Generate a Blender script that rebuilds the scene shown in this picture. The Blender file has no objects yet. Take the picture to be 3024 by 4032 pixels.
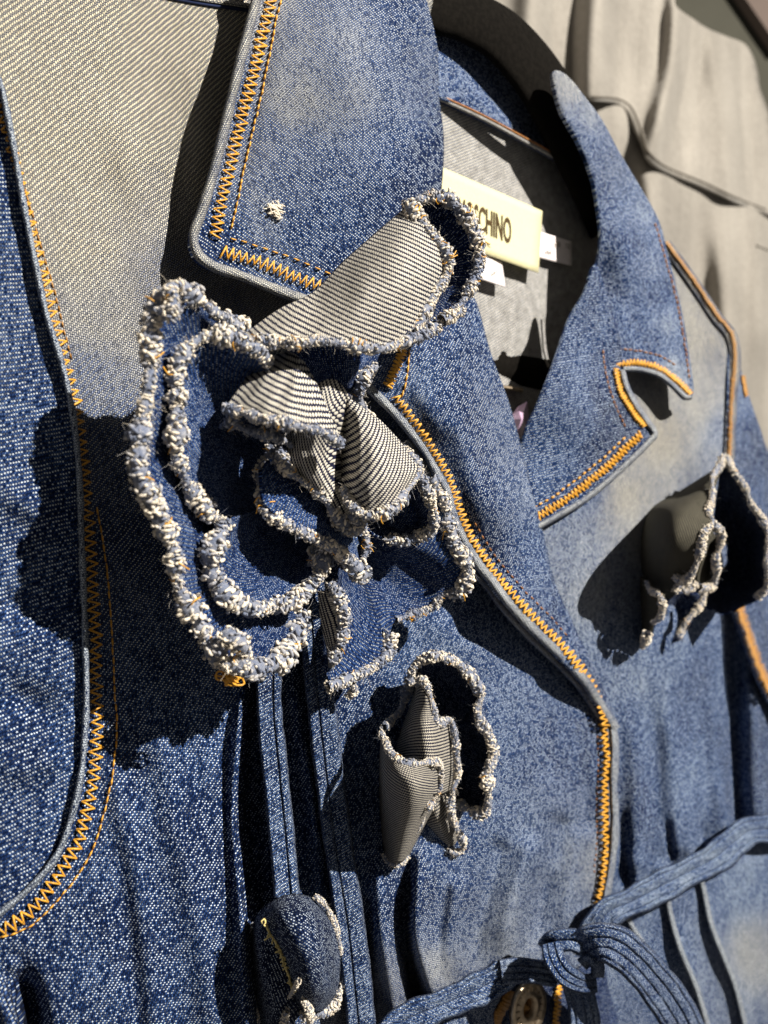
import bpy, math, random
import numpy as np
from mathutils import Vector, Matrix
from mathutils.geometry import delaunay_2d_cdt

rng = np.random.default_rng(7)
random.seed(7)
S = bpy.context.scene
COL = S.collection

# ------------------------------------------------------------------ camera
cam_d = bpy.data.cameras.new('camera')
cam = bpy.data.objects.new('camera', cam_d); COL.objects.link(cam)
CZ = 1.40
cam.location = (0, 0, CZ); cam.rotation_euler = (math.radians(90), 0, 0)
cam_d.sensor_fit = 'HORIZONTAL'; cam_d.sensor_width = 36
FPX = 3252.0                               # focal length in photograph pixels
cam_d.lens = 36 * FPX / 3024
cam_d.clip_start = 0.01; cam_d.clip_end = 50
cam_d.dof.use_dof = True; cam_d.dof.focus_distance = 0.258
cam_d.dof.aperture_fstop = 17
S.camera = cam

# ------------------------------------------------------------------ light (a shop: one hard spot, dim room)
w = bpy.data.worlds.new('World'); S.world = w; w.use_nodes = True
bg = w.node_tree.nodes['Background']
bg.inputs[0].default_value = (1.0, 0.93, 0.84, 1); bg.inputs[1].default_value = 0.16
TGT = Vector((0.0, 0.30, CZ))
LDIR = Vector((-0.60, 0.42, -0.52)).normalized()
sp_d = bpy.data.lights.new('ceiling_spot', 'SPOT')
sp = bpy.data.objects.new('ceiling_spot', sp_d); COL.objects.link(sp)
sp.location = TGT - LDIR * 1.9
sp.rotation_euler = LDIR.to_track_quat('-Z', 'Y').to_euler()
sp_d.energy = 390; sp_d.color = (1.0, 0.94, 0.84)
sp_d.shadow_soft_size = 0.010; sp_d.spot_size = math.radians(150); sp_d.spot_blend = 0.5

S.view_settings.view_transform = 'Standard'; S.view_settings.look = 'None'
S.view_settings.exposure = 0.0; S.view_settings.gamma = 1.0
try:
    S.cycles.use_denoising = True; S.cycles.denoiser = 'OPENIMAGEDENOISE'
    S.cycles.max_bounces = 6; S.cycles.diffuse_bounces = 3
except Exception: pass

# ------------------------------------------------------------------ place mapping
# the jacket front hangs in one plane: Y = PA + PB*X ; a point is given by the sight line it
# was traced on and its real height h (metres) in front of that plane
PA, PB = 0.305, 0.85
PK = math.sqrt(1 + PB * PB)
def W(x, y, h):
    x = np.asarray(x, float); y = np.asarray(y, float); h = np.asarray(h, float)
    tx = (x - 1512) / FPX; tz = -(y - 2016) / FPX
    Y = (PA - h * PK) / (1 - PB * tx)
    return np.stack([Y * tx, Y, CZ + Y * tz], -1)
def depth(x, h=0.0): return (PA - h * PK) / (1 - PB * (x - 1512) / FPX)

# ------------------------------------------------------------------ node maths helper
class N:
    def __init__(s, nt, sock): s.nt, s.s = nt, sock
    def _m(s, op, *o):
        n = s.nt.nodes.new('ShaderNodeMath'); n.operation = op
        for i, v in enumerate((s,) + o):
            if isinstance(v, N): s.nt.links.new(v.s, n.inputs[i])
            else: n.inputs[i].default_value = v
        return N(s.nt, n.outputs[0])
    def __add__(s, o): return s._m('ADD', o)
    __radd__ = __add__
    def __sub__(s, o): return s._m('SUBTRACT', o)
    def __rsub__(s, o): return (s * -1.0) + o
    def __mul__(s, o): return s._m('MULTIPLY', o)
    __rmul__ = __mul__
    def __truediv__(s, o): return s._m('DIVIDE', o)
    def floor(s): return s._m('FLOOR')
    def fract(s): return s._m('FRACT')
    def abs(s): return s._m('ABSOLUTE')
    def pow(s, e): return s._m('POWER', e)
    def gt(s, e): return s._m('GREATER_THAN', e)
    def lt(s, e): return s._m('LESS_THAN', e)
    def mx(s, e): return s._m('MAXIMUM', e)
    def mn(s, e): return s._m('MINIMUM', e)
    def clamp(s): return s.mx(0.0).mn(1.0)
    def sstep(s, a, b):
        n = s.nt.nodes.new('ShaderNodeMapRange'); n.interpolation_type = 'SMOOTHSTEP'
        s.nt.links.new(s.s, n.inputs[0]); n.inputs[1].default_value = a; n.inputs[2].default_value = b
        return N(s.nt, n.outputs[0])
def mat_base(name, rough=0.85, sheen=0.02):
    m = bpy.data.materials.new(name); m.use_nodes = True
    nt = m.node_tree; b = nt.nodes['Principled BSDF']
    b.inputs['Roughness'].default_value = rough
    b.inputs['Specular IOR Level'].default_value = 0.05
    if sheen: b.inputs['Sheen Weight'].default_value = sheen; b.inputs['Sheen Roughness'].default_value = 0.4
    return m, nt, b
def attr(nt, name):
    n = nt.nodes.new('ShaderNodeAttribute'); n.attribute_name = name; return N(nt, n.outputs['Fac'])
def comb(nt, x, y, z=0.0):
    n = nt.nodes.new('ShaderNodeCombineXYZ')
    for i, v in enumerate((x, y, z)):
        if isinstance(v, N): nt.links.new(v.s, n.inputs[i])
        else: n.inputs[i].default_value = v
    return n.outputs[0]
def noise(nt, vec, scale, detail=3, rough=0.6):
    n = nt.nodes.new('ShaderNodeTexNoise'); nt.links.new(vec, n.inputs['Vector'])
    n.inputs['Scale'].default_value = scale; n.inputs['Detail'].default_value = detail
    n.inputs['Roughness'].default_value = rough
    return N(nt, n.outputs['Fac'])
def white(nt, vec):
    n = nt.nodes.new('ShaderNodeTexWhiteNoise'); n.noise_dimensions = '3D'; nt.links.new(vec, n.inputs['Vector'])
    return N(nt, n.outputs['Value'])
def mixc(nt, f, a, b):
    n = nt.nodes.new('ShaderNodeMix'); n.data_type = 'RGBA'
    if isinstance(f, N): nt.links.new(f.s, n.inputs['Factor'])
    else: n.inputs['Factor'].default_value = f
    for k, v in ((6, a), (7, b)):
        if isinstance(v, tuple): n.inputs[k].default_value = (*v, 1)
        else: nt.links.new(v, n.inputs[k])
    return n.outputs[2]
def scalec(nt, c, f):
    n = nt.nodes.new('ShaderNodeVectorMath'); n.operation = 'SCALE'
    nt.links.new(c, n.inputs[0]); nt.links.new(f.s, n.inputs['Scale']); return n.outputs[0]
def bump(nt, b, h, dist, strength=1.0):
    n = nt.nodes.new('ShaderNodeBump'); n.inputs['Distance'].default_value = dist
    n.inputs['Strength'].default_value = strength
    nt.links.new(h.s, n.inputs['Height']); nt.links.new(n.outputs[0], b.inputs['Normal'])
def uvxy(nt):
    u = nt.nodes.new('ShaderNodeUVMap'); u.uv_map = 'UVMap'
    sx = nt.nodes.new('ShaderNodeSeparateXYZ'); nt.links.new(u.outputs[0], sx.inputs[0])
    return N(nt, sx.outputs[0]), N(nt, sx.outputs[1]), u.outputs[0]

def make_denim(name, p=0.00056, L=0.0015, indigo=(0.008, 0.020, 0.078), mid=(0.022, 0.066, 0.240), dots=1.0):
    m, nt, b = mat_base(name)
    u0, v0, uv = uvxy(nt)
    wob = noise(nt, uv, 260, 2); wob2 = noise(nt, comb(nt, u0 * 1.0, v0 * 1.0, 7.0), 210, 2)
    u = u0 + (wob - 0.5) * 0.0006; v = v0 + (wob2 - 0.5) * 0.0009
    ui = u / p; i = ui.floor(); fu = ui.fract()
    t = v / L - i * (1.0 / 3.0) + white(nt, comb(nt, i, 3.0)) * 0.10
    k = t.floor(); f = t.fract()
    wn = white(nt, comb(nt, i, k)); wn2 = white(nt, comb(nt, i, k, 9.0))
    c = 1.0 - (fu * 2.0 - 1.0).abs().pow(2.0)
    iswarp = 1.0 - f.sstep(0.58, 0.70)
    a = 1.0 - (f / 0.66 * 2.0 - 1.0).abs().pow(2.6).mn(1.0)
    weft = f.sstep(0.68, 0.76) * (1.0 - f.sstep(0.90, 0.98)) * c.sstep(0.3, 0.75)
    hgt = iswarp * c * (a * 0.85 + 0.15) + weft * 0.32
    wear = attr(nt, 'wear'); warm = attr(nt, 'warm')
    big = noise(nt, uv, 110, 4, 0.65); cloud = noise(nt, comb(nt, u0, v0 * 0.6, 5.0), 32, 3, 0.6); streak = noise(nt, comb(nt, u0 * 3.0, v0 * 0.6, 2.0), 420, 2, 0.6)
    fine = noise(nt, comb(nt, u0, v0, 4.0), 1300, 2, 0.6)
    we = wear * 1.12 - 0.17 + (big - 0.5) * 0.50 + (cloud - 0.5) * 1.0 + (streak - 0.5) * 0.45 + (wn - 0.5) * 0.26 * (1.0 - warm * 0.8) + (fine - 0.5) * 0.32
    pale = mixc(nt, warm, mixc(nt, we.sstep(0.35, 1.0), (0.13, 0.26, 0.58), (0.50, 0.62, 0.78)), mixc(nt, we.sstep(0.25, 0.85), (0.34, 0.38, 0.42), (0.84, 0.755, 0.53)))
    blue = mixc(nt, (we * 0.9 + 0.25).clamp(), indigo, mid)
    warpc = mixc(nt, ((we - 0.12).mx(0.0) * 1.05).mn(1.0) * (c * a).sstep(0.22, 0.80) , blue, pale)
    n0 = warpc.node; n0.clamp_factor = True
    warpc = scalec(nt, warpc, (hgt * 0.92 + 0.08) * (wn2 * 0.35 + 0.72))
    dotc = mixc(nt, warm, (0.66, 0.76, 0.90), (0.80, 0.74, 0.55))
    col = mixc(nt, (weft * (wn2 + warm * 0.6).sstep(0.15, 0.85) * dots * (1.0 - warm * 0.62)).clamp(), warpc, dotc)
    nt.links.new(col, b.inputs['Base Color'])
    bump(nt, b, hgt + (fine - 0.5) * 0.5 + (streak - 0.5) * 0.4 + (big - 0.5) * 1.5, 0.00012, 0.9)
    return m
def make_reverse(name, mott=0.12, pr=0.00132, cream=(0.66, 0.62, 0.54), dark=(0.010, 0.012, 0.032)):
    m, nt, b = mat_base(name, 0.9)
    u0, v0, uv = uvxy(nt)
    wob = noise(nt, uv, 150, 2)
    v = v0 + (wob - 0.5) * 0.0004
    pu = 0.00075
    row = (v / pr).floor()
    ui = u0 / pu + row * 0.37; fi = ui.fract(); k = ui.floor()
    tw = (fi - 0.5)
    vv = (v / pr + tw * 0.42); fr = vv.fract(); rw = vv.floor()
    wn = white(nt, comb(nt, k, rw))
    prof = 1.0 - ((fr - 0.5) * 2.0).abs()
    cover = prof + (wn - 0.5) * 0.14 - tw.abs().pow(2.0) * 0.9
    fz = noise(nt, comb(nt, u0, v0, 4.0), 1500, 2, 0.7)
    thr = (cover + (fz - 0.5) * 0.5).sstep(0.34, 0.58)
    hgt = thr * (0.6 + prof * 0.4) * (1.0 - tw.abs().pow(2.0) * 1.6)
    cc = scalec(nt, mixc(nt, wn, cream, tuple(x * 0.80 for x in cream)), 0.7 + 0.3 * hgt + (fz - 0.5) * 0.3)
    mo = noise(nt, uv, 240, 4, 0.7); col = scalec(nt, mixc(nt, thr, dark, cc), (mo - 0.5) * (mott * 5.0) + 1.0)
    nt.links.new(col, b.inputs['Base Color'])
    bump(nt, b, hgt + (fz - 0.5) * 0.35, 0.00020, 1.0)
    return m
def make_fray(name):
    m, nt, b = mat_base(name, 0.95, 0.4)
    t = attr(nt, 'tint')
    g = nt.nodes.new('ShaderNodeNewGeometry')
    nz = noise(nt, g.outputs['Position'], 1500, 3, 0.7); n2 = noise(nt, g.outputs['Position'], 420, 2)
    tt = (t + (nz - 0.5) * 0.45 + (n2 - 0.5) * 0.35).clamp()
    c1 = mixc(nt, tt.sstep(0.22, 0.5), (0.135, 0.160, 0.235), (0.40, 0.40, 0.43))
    c2 = mixc(nt, tt.sstep(0.40, 0.72), c1, (0.80, 0.71, 0.58))
    nt.links.new(c2, b.inputs['Base Color'])
    bump(nt, b, nz, 0.0005, 0.8)
    b.inputs['Subsurface Weight'].default_value = 0.0
    return m
def make_thread(name, c=(0.62, 0.255, 0.022), sh=0.5):
    m, nt, b = mat_base(name, 0.42, 0.1)
    b.inputs['Specular IOR Level'].default_value = sh
    g = nt.nodes.new('ShaderNodeNewGeometry'); nz = noise(nt, g.outputs['Position'], 1400, 3)
    nt.links.new(mixc(nt, nz.sstep(0.3, 0.7), tuple(x * 0.7 for x in c), tuple(min(1, x * 1.3) for x in c)), b.inputs['Base Color'])
    bump(nt, b, nz, 0.0003, 0.6)
    return m
def make_plain(name, c, rough=0.8, amp=0.25, scale=300, sheen=0.2, metallic=0, bd=0.0003, c2=None):
    m, nt, b = mat_base(name, rough, sheen)
    g = nt.nodes.new('ShaderNodeNewGeometry'); nz = noise(nt, g.outputs['Position'], scale, 4, 0.65)
    c2 = c2 or tuple(x * (1 - amp) for x in c)
    nt.links.new(mixc(nt, nz.sstep(0.3, 0.7), c2, c), b.inputs['Base Color'])
    b.inputs['Metallic'].default_value = metallic
    if bd: bump(nt, b, nz, bd, 0.6)
    return m
def make_grey(name):
    m, nt, b = mat_base(name, 0.8, 0.3)
    u0, v0, uv = uvxy(nt)
    st = noise(nt, comb(nt, u0 * 3.0, v0 * 0.5, 1.0), 14, 3, 0.5); n2 = noise(nt, uv, 260, 3, 0.7); n3 = noise(nt, uv, 22, 3)
    f = (st * 0.4 + n2 * 0.3 + n3 * 0.3).sstep(0.25, 0.75)
    nt.links.new(mixc(nt, f, (0.17, 0.157, 0.140), (0.31, 0.288, 0.258)), b.inputs['Base Color'])
    bump(nt, b, st * 0.6 + n2 * 0.1, 0.004, 0.5)
    return m

M_DEN = make_denim('denim_face')
M_DARK = make_denim('raw_denim_face', p=0.00036, L=0.0016, indigo=(0.006, 0.018, 0.080), mid=(0.022, 0.068, 0.270), dots=0.55)
M_CORD = make_denim('raw_denim_cord', p=0.00044, L=0.0013, indigo=(0.005, 0.013, 0.055), mid=(0.018, 0.044, 0.160), dots=1.0)
M_REV = make_reverse('denim_reverse')
M_REVF = make_reverse('denim_reverse_fine', pr=0.00118, cream=(0.54, 0.50, 0.42))
M_LIN = make_reverse('washed_denim_reverse', mott=0.34, pr=0.0011, cream=(0.52, 0.49, 0.43), dark=(0.17, 0.18, 0.21))
M_REVD = make_reverse('shaded_denim_reverse', pr=0.0009, cream=(0.13, 0.118, 0.088), dark=(0.028, 0.028, 0.026))  # striped reverse darkened: shade of the far flower is in the colour
M_FRAY = make_fray('frayed_cotton')
M_ORG = make_thread('orange_thread', (0.66, 0.325, 0.030))
M_OCH = make_thread('ochre_thread', (0.40, 0.19, 0.035))
M_BRN = make_thread('rust_thread', (0.30, 0.12, 0.03))
M_NAVY = make_plain('navy_thread', (0.02, 0.03, 0.08))
M_YEL = make_thread('pale_yellow_thread', (0.68, 0.55, 0.22))
M_HANG = make_plain('black_flocking', (0.007, 0.006, 0.005), 0.95, 0.5, 500, 0.01)
M_LABEL = make_plain('cream_label_satin', (0.66, 0.62, 0.38), 0.6, 0.07, 800, 0.1)
M_WHITE = make_plain('white_tape', (0.80, 0.74, 0.74), 0.7, 0.08, 500)
M_INK = make_plain('brown_black_ink', (0.07, 0.045, 0.02), 0.8, 0.2)
M_METAL = make_plain('antique_nickel', (0.62, 0.50, 0.36), 0.45, 0.45, 260, 0, 1.0, 0.0004)
M_HOLE = make_plain('dark_brass', (0.22, 0.12, 0.045), 0.35, 0.4, 400, 0, 1.0)
M_GREY = make_grey('grey_jacket_cloth')
M_SEAM = make_plain('dark_grey_seam', (0.09, 0.078, 0.062))  # darker grey for the seam lines of the grey jacket
M_WALL = make_plain('grey_wall_paint', (0.085, 0.083, 0.068), 0.9, 0.1, 8, 0)
M_WALL2 = make_plain('pinkish_panel_paint', (0.17, 0.135, 0.12), 0.9, 0.1, 8, 0)
M_LILAC = make_plain('lilac_crystal', (0.74, 0.52, 0.74), 0.15, 0.35, 120, 0, 0, 0.001)

# ------------------------------------------------------------------ mesh helpers
def new_obj(name, V, F, mats, parent=None, uv=None, attrs=None, smooth=True, label=None, kind=None):
    V = np.asarray(V, np.float32).reshape(-1, 3)
    F = [tuple(f) for f in F] if not isinstance(F, np.ndarray) else F
    me = bpy.data.meshes.new(name)
    if isinstance(F, np.ndarray):
        k = F.shape[1]; nf = len(F)
        me.vertices.add(len(V)); me.vertices.foreach_set('co', V.ravel())
        me.loops.add(nf * k); me.loops.foreach_set('vertex_index', F.astype(np.int32).ravel())
        me.polygons.add(nf)
        me.polygons.foreach_set('loop_start', np.arange(0, nf * k, k, dtype=np.int32))
        me.update(calc_edges=True)
    else:
        me.from_pydata([tuple(map(float, v)) for v in V], [], F)
    if smooth: me.polygons.foreach_set('use_smooth', np.ones(len(me.polygons), bool))
    if uv is not None:
        uv = np.asarray(uv, np.float32)
        l = me.uv_layers.new(name='UVMap'); idx = np.zeros(len(me.loops), np.int32)
        me.loops.foreach_get('vertex_index', idx); l.data.foreach_set('uv', uv[idx].ravel())
    for n, a in (attrs or {}).items():
        at = me.attributes.new(n, 'FLOAT', 'POINT'); at.data.foreach_set('value', np.asarray(a, np.float32))
    for m in (mats if isinstance(mats, (list, tuple)) else [mats]): me.materials.append(m)
    me.validate(); me.update()
    o = bpy.data.objects.new(name, me); COL.objects.link(o)
    if parent is not None:
        o.parent = parent
        if parent.type == 'EMPTY': o.matrix_parent_inverse = Matrix.Translation(-parent.location)
    if label: o['label'] = label
    if kind: o['kind'] = kind
    return o
def thing(name, label, cat, loc, group=None):
    o = bpy.data.objects.new(name, None); COL.objects.link(o); o.location = loc
    o.empty_display_size = 0.01; o['label'] = label; o['category'] = cat
    if group: o['group'] = group
    return o
def tag(o, label, cat, group=None):
    o['label'] = label; o['category'] = cat
    if group: o['group'] = group
    return o

def cr(P, n=None, step=None, closed=False):
    """Catmull-Rom through P, resampled evenly (n points or by step along the first two coordinates)."""
    P = np.asarray(P, float)
    if len(P) == 2: P = np.array([P[0], (P[0] + P[1]) / 2, P[1]])
    Q = np.vstack([P[-1:], P, P[:2]]) if closed else np.vstack([2 * P[0] - P[1], P, 2 * P[-1] - P[-2]])
    out = []
    m = len(P) if closed else len(P) - 1
    tt = np.linspace(0, 1, 16, endpoint=False)[:, None]
    for i in range(m):
        a, b, c, d = Q[i], Q[i + 1], Q[i + 2], Q[i + 3]
        out.append(0.5 * (2 * b + (c - a) * tt + (2 * a - 5 * b + 4 * c - d) * tt ** 2 + (3 * b - a - 3 * c + d) * tt ** 3))
    out.append(P[:1] if closed else P[-1:])
    R = np.vstack(out)
    s = np.r_[0, np.cumsum(np.linalg.norm(np.diff(R[:, :2], axis=0), axis=1) + 1e-9)]
    if n is None: n = max(3, int(s[-1] / step) + 1)
    q = np.linspace(0, s[-1], n)
    return np.stack([np.interp(q, s, R[:, j]) for j in range(R.shape[1])], -1)

def tps(pts):
    P = np.asarray(pts, float); X = P[:, :2] / 1000.0; n = len(P)
    def U(r2): return 0.5 * r2 * np.log(r2 + 1e-12)
    d = ((X[:, None] - X[None]) ** 2).sum(-1)
    A = np.zeros((n + 3, n + 3)); A[:n, :n] = U(d) + np.eye(n) * 1e-4
    A[:n, n] = 1; A[:n, n + 1:] = X; A[n, :n] = 1; A[n + 1:, :n] = X.T
    c = np.linalg.solve(A, np.r_[P[:, 2], 0, 0, 0])
    def f(x, y):
        x = np.asarray(x, float); y = np.asarray(y, float); sh = x.shape
        Q = np.stack([x.ravel(), y.ravel()], -1) / 1000.0
        r = np.zeros(len(Q))
        for a in range(0, len(Q), 20000):
            q = Q[a:a + 20000]
            dd = ((q[:, None] - X[None]) ** 2).sum(-1)
            r[a:a + 20000] = U(dd) @ c[:n] + c[n] + q @ c[n + 1:]
        return r.reshape(sh)
    return f
def idw(pts, pw=3.0):
    P = np.asarray(pts, float)
    def f(x, y):
        x = np.asarray(x, float).ravel(); y = np.asarray(y, float).ravel()
        d = (x[:, None] - P[:, 0]) ** 2 + (y[:, None] - P[:, 1]) ** 2 + 900
        k = d ** (-pw / 2)
        return (k @ P[:, 2:]) / k.sum(1)[:, None]
    return f
def pldist(x, y, line):
    line = np.asarray(line, float); x = np.asarray(x, float); y = np.asarray(y, float)
    best = np.full(x.shape, 1e9); side = np.zeros(x.shape)
    for (a, b) in zip(line[:-1], line[1:]):
        ax, ay = a[:2]; bx, by = b[:2]; dx, dy = bx - ax, by - ay
        t = np.clip(((x - ax) * dx + (y - ay) * dy) / (dx * dx + dy * dy), 0, 1)
        ex, ey = x - ax - t * dx, y - ay - t * dy
        d = np.hypot(ex, ey); m = d < best
        best = np.where(m, d, best); side = np.where(m, np.sign(dx * ey - dy * ex), side)
    return best, side
def with_ridges(base, ridges):
    """ridges: (polyline, amp metres, width px[, asym width on the other side])"""
    R = [(cr(r[0], step=40)[:, :2],) + tuple(r[1:]) for r in ridges]
    def f(x, y):
        h = base(x, y)
        for r in R:
            d, s = pldist(x, y, r[0])
            wd = r[2] if len(r) < 4 else np.where(s > 0, r[2], r[3])
            e0, e1 = r[0][0], r[0][-1]; L = np.hypot(*(e1 - e0)) * 0.32 + 30
            tp = np.clip(np.hypot(x - e0[0], y - e0[1]) / L, 0, 1)
            if e1[1] < 3150 and e1[0] > 0: tp = tp * np.clip(np.hypot(x - e1[0], y - e1[1]) / L, 0, 1)
            tp = tp * tp * (3 - 2 * tp)
            h = h + r[1] * np.exp(-(d / wd) ** 2) * tp
        return h
    return f

def inside(poly, x, y):
    n = len(poly); c = np.zeros(x.shape, bool); j = n - 1
    for i in range(n):
        xi, yi = poly[i]; xj, yj = poly[j]
        m = ((yi > y) != (yj > y)) & (x < (xj - xi) * (y - yi) / (yj - yi + 1e-12) + xi)
        c ^= m; j = i
    return c
def denim_uv(V, rot=0.0, mir=1):
    s = V[:, 0] * PK * mir; t = V[:, 2] - CZ
    a = math.radians(rot); return np.stack([s * math.cos(a) + t * math.sin(a), -s * math.sin(a) + t * math.cos(a)], -1)

def solid(o, th, back=True, flip=1):
    m = o.modifiers.new('cloth_thickness', 'SOLIDIFY'); m.thickness = th; m.offset = -1
    if back: m.material_offset = 1
    m.use_even_offset = False
    return o
def camface(V, F):
    """flip faces so that normals look at the camera on average"""
    A, B, C = V[F[:, 0]], V[F[:, 1]], V[F[:, 2]]
    n = np.cross(B - A, C - A); c = (A + B + C) / 3 - np.array([0, 0, CZ])
    return F if (n * c).sum() < 0 else F[:, ::-1]

def panel(name, outline, hf, mats, parent, step=16, wear=None, rot=0, mir=1, th=0.0010, smooth_edge=True, **kw):
    O = cr(outline, step=step, closed=True)[:-1, :2] if smooth_edge else np.asarray(outline, float)
    x0, y0 = O.min(0); x1, y1 = O.max(0)
    gx, gy = np.meshgrid(np.arange(x0, x1, step), np.arange(y0, y1, step))
    gx = gx + (np.arange(gx.shape[0]) % 2)[:, None] * step * 0.5
    gx, gy = gx.ravel(), gy.ravel()
    ok = inside(O, gx, gy); gx, gy = gx[ok], gy[ok]
    Oc = np.vstack([O, O[:1]])
    d, _ = pldist(gx, gy, Oc); ok = d > step * 0.55; gx, gy = gx[ok], gy[ok]
    pts = np.vstack([O, np.stack([gx, gy], -1)])
    n = len(O)
    vs, es, fs, ov, oe, of = delaunay_2d_cdt([Vector(p) for p in pts], [(i, (i + 1) % n) for i in range(n)], [], 1, 1e-4)
    P = np.array([tuple(v) for v in vs]); F = np.array([f for f in fs if len(f) == 3], int)
    hh = hf(P[:, 0], P[:, 1]); V = W(P[:, 0], P[:, 1], hh); V0 = W(P[:, 0], P[:, 1], hh * 0.3)
    F = camface(V, F)
    at = {}
    if wear is not None:
        q = idw(wear)(P[:, 0], P[:, 1]); at = {'wear': q[:, 0], 'warm': q[:, 1]}
    o = new_obj(name, V, F, mats, parent, uv=denim_uv(V0, rot, mir), attrs=at, **kw)
    if th: solid(o, th, back=isinstance(mats, (list, tuple)) and len(mats) > 1)
    o['_hf'] = 0; del o['_hf']
    return o

def net(rows, nu, nv):
    R = [cr(r, n=nu) for r in rows]
    G = np.stack(R, 0)                                    # rows x nu x 3
    out = np.zeros((nv, nu, G.shape[2]))
    if len(rows) == 2: G = np.stack([G[0], (G[0] + G[1]) / 2, G[1]], 0)
    m = G.shape[0]
    Q = np.concatenate([2 * G[:1] - G[1:2], G, 2 * G[-1:] - G[-2:-1]], 0)
    for j, t in enumerate(np.linspace(0, m - 1, nv)):
        i = min(int(t), m - 2); f = t - i
        a, b, c, d = Q[i], Q[i + 1], Q[i + 2], Q[i + 3]
        out[j] = 0.5 * (2 * b + (c - a) * f + (2 * a - 5 * b + 4 * c - d) * f * f + (3 * b - a - 3 * c + d) * f ** 3)
    return out
def grid_faces(nv, nu):
    i = np.arange(nv - 1)[:, None] * nu + np.arange(nu - 1)[None]
    i = i.ravel(); return np.stack([i, i + 1, i + nu + 1, i + nu], -1)
def patch(name, rows, mats, parent, nu=60, nv=30, th=0.0011, wear=0.3, warm=0.3, rot=0, flip=False, wrinkle=0.0, plane=None, **kw):
    G = net(rows, nu, nv)
    if wrinkle:
        ph = rng.uniform(0, 6, 4)
        a = np.linspace(0, 1, nu)[None]; b = np.linspace(0, 1, nv)[:, None]
        G[..., 2] += wrinkle * (np.sin(a * 17 + ph[0] + b * 3) * np.sin(b * 5 + ph[1]) + 0.6 * np.sin(a * 31 + ph[2] + b * 9))
    V = W(G[..., 0], G[..., 1], G[..., 2])
    du = np.linalg.norm(np.diff(V, axis=1), axis=-1).mean(0); dv = np.linalg.norm(np.diff(V, axis=0), axis=-1)
    dv = dv.mean(1)
    u = np.r_[0, np.cumsum(du)]; v = np.r_[0, np.cumsum(dv)]
    UU, VV = np.meshgrid(u - u[-1] / 2, v)
    a = math.radians(rot); uv = np.stack([UU * math.cos(a) + VV * math.sin(a), -UU * math.sin(a) + VV * math.cos(a)], -1).reshape(-1, 2)
    F = grid_faces(nv, nu); V = V.reshape(-1, 3); F = camface(V, F)
    if plane is not None: uv = denim_uv(V, plane) + np.stack([np.zeros(len(V)), 0.35 * G[..., 2].ravel()], -1)
    if flip: F = F[:, ::-1]
    n = len(V)
    wr = np.full(n, wear); 
    o = new_obj(name, V, F, mats, parent, uv=uv, attrs={'wear': wr, 'warm': np.full(n, warm)}, **kw)
    solid(o, th, back=isinstance(mats, (list, tuple)) and len(mats) > 1)
    return o
def bowl(name, rim, C, prof, mats, parent, hc=None, nu=120, **kw):
    """rim [(x,y,h)], centre C (x,y), prof [(s, fraction of rim height)]"""
    rim = np.asarray(rim, float); rows = []
    hc = 0.008 if hc is None else hc
    for s, q in prof:
        r = rim.copy(); r[:, :2] += (np.array(C) - r[:, :2]) * s; r[:, 2] = hc + (rim[:, 2] - hc) * q
        rows.append(r)
    return patch(name, rows, mats, parent, nu=nu, nv=36, **kw)

def tube(P, r, sides=6, cap=True):
    """V, F(quads) of a tube through world points P with radius r (scalar or array)"""
    P = np.asarray(P, float); n = len(P); r = np.broadcast_to(np.asarray(r, float), (n,))
    T = np.gradient(P, axis=0); T /= np.linalg.norm(T, axis=1)[:, None] + 1e-12
    ref = np.array([0.35, -0.9, 0.25]); A = np.cross(T, ref); A /= np.linalg.norm(A, axis=1)[:, None] + 1e-12
    B = np.cross(T, A); an = np.linspace(0, 2 * np.pi, sides, endpoint=False)
    V = P[:, None] + r[:, None, None] * (A[:, None] * np.cos(an)[None, :, None] + B[:, None] * np.sin(an)[None, :, None])
    i = np.arange(n - 1)[:, None] * sides; j = np.arange(sides)[None]; j2 = (j + 1) % sides
    F = np.stack([i + j, i + j2, i + sides + j2, i + sides + j], -1).reshape(-1, 4)
    return V.reshape(-1, 3), F
class MB:
    def __init__(s): s.V = []; s.F = []; s.n = 0; s.A = []
    def add(s, V, F, a=0.0):
        s.V.append(V); s.F.append(F + s.n); s.n += len(V); s.A.append(np.full(len(V), a))
    def build(s, name, mat, parent, **kw):
        return new_obj(name, np.vstack(s.V), np.vstack(s.F), mat, parent, attrs={'tint': np.concatenate(s.A)}, **kw)

# unit template for nubs: a bent, lumpy capsule
def capsule(nr=5, sides=6, bend=0.6):
    V = []; t = np.linspace(-1, 1, nr)
    for a in t:
        r = math.sqrt(max(0.0, 1 - (abs(a) * 0.93) ** 2.6)) * 0.5
        for k in range(sides):
            an = 2 * math.pi * k / sides
            V.append((a * 1.0, math.cos(an) * r - bend * a * a * 0.5, math.sin(an) * r))
    V = np.array(V); i = np.arange(nr - 1)[:, None] * sides; j = np.arange(sides)[None]; j2 = (j + 1) % sides
    F = np.stack([i + j, i + j2, i + sides + j2, i + sides + j], -1).reshape(-1, 4)
    return V, F
CAPS = [capsule(6, 6, b) for b in (0.1, 0.5, 0.9)]
def rnd_unit(n):
    v = rng.normal(size=(n, 3)); return v / np.linalg.norm(v, axis=1)[:, None]

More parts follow.
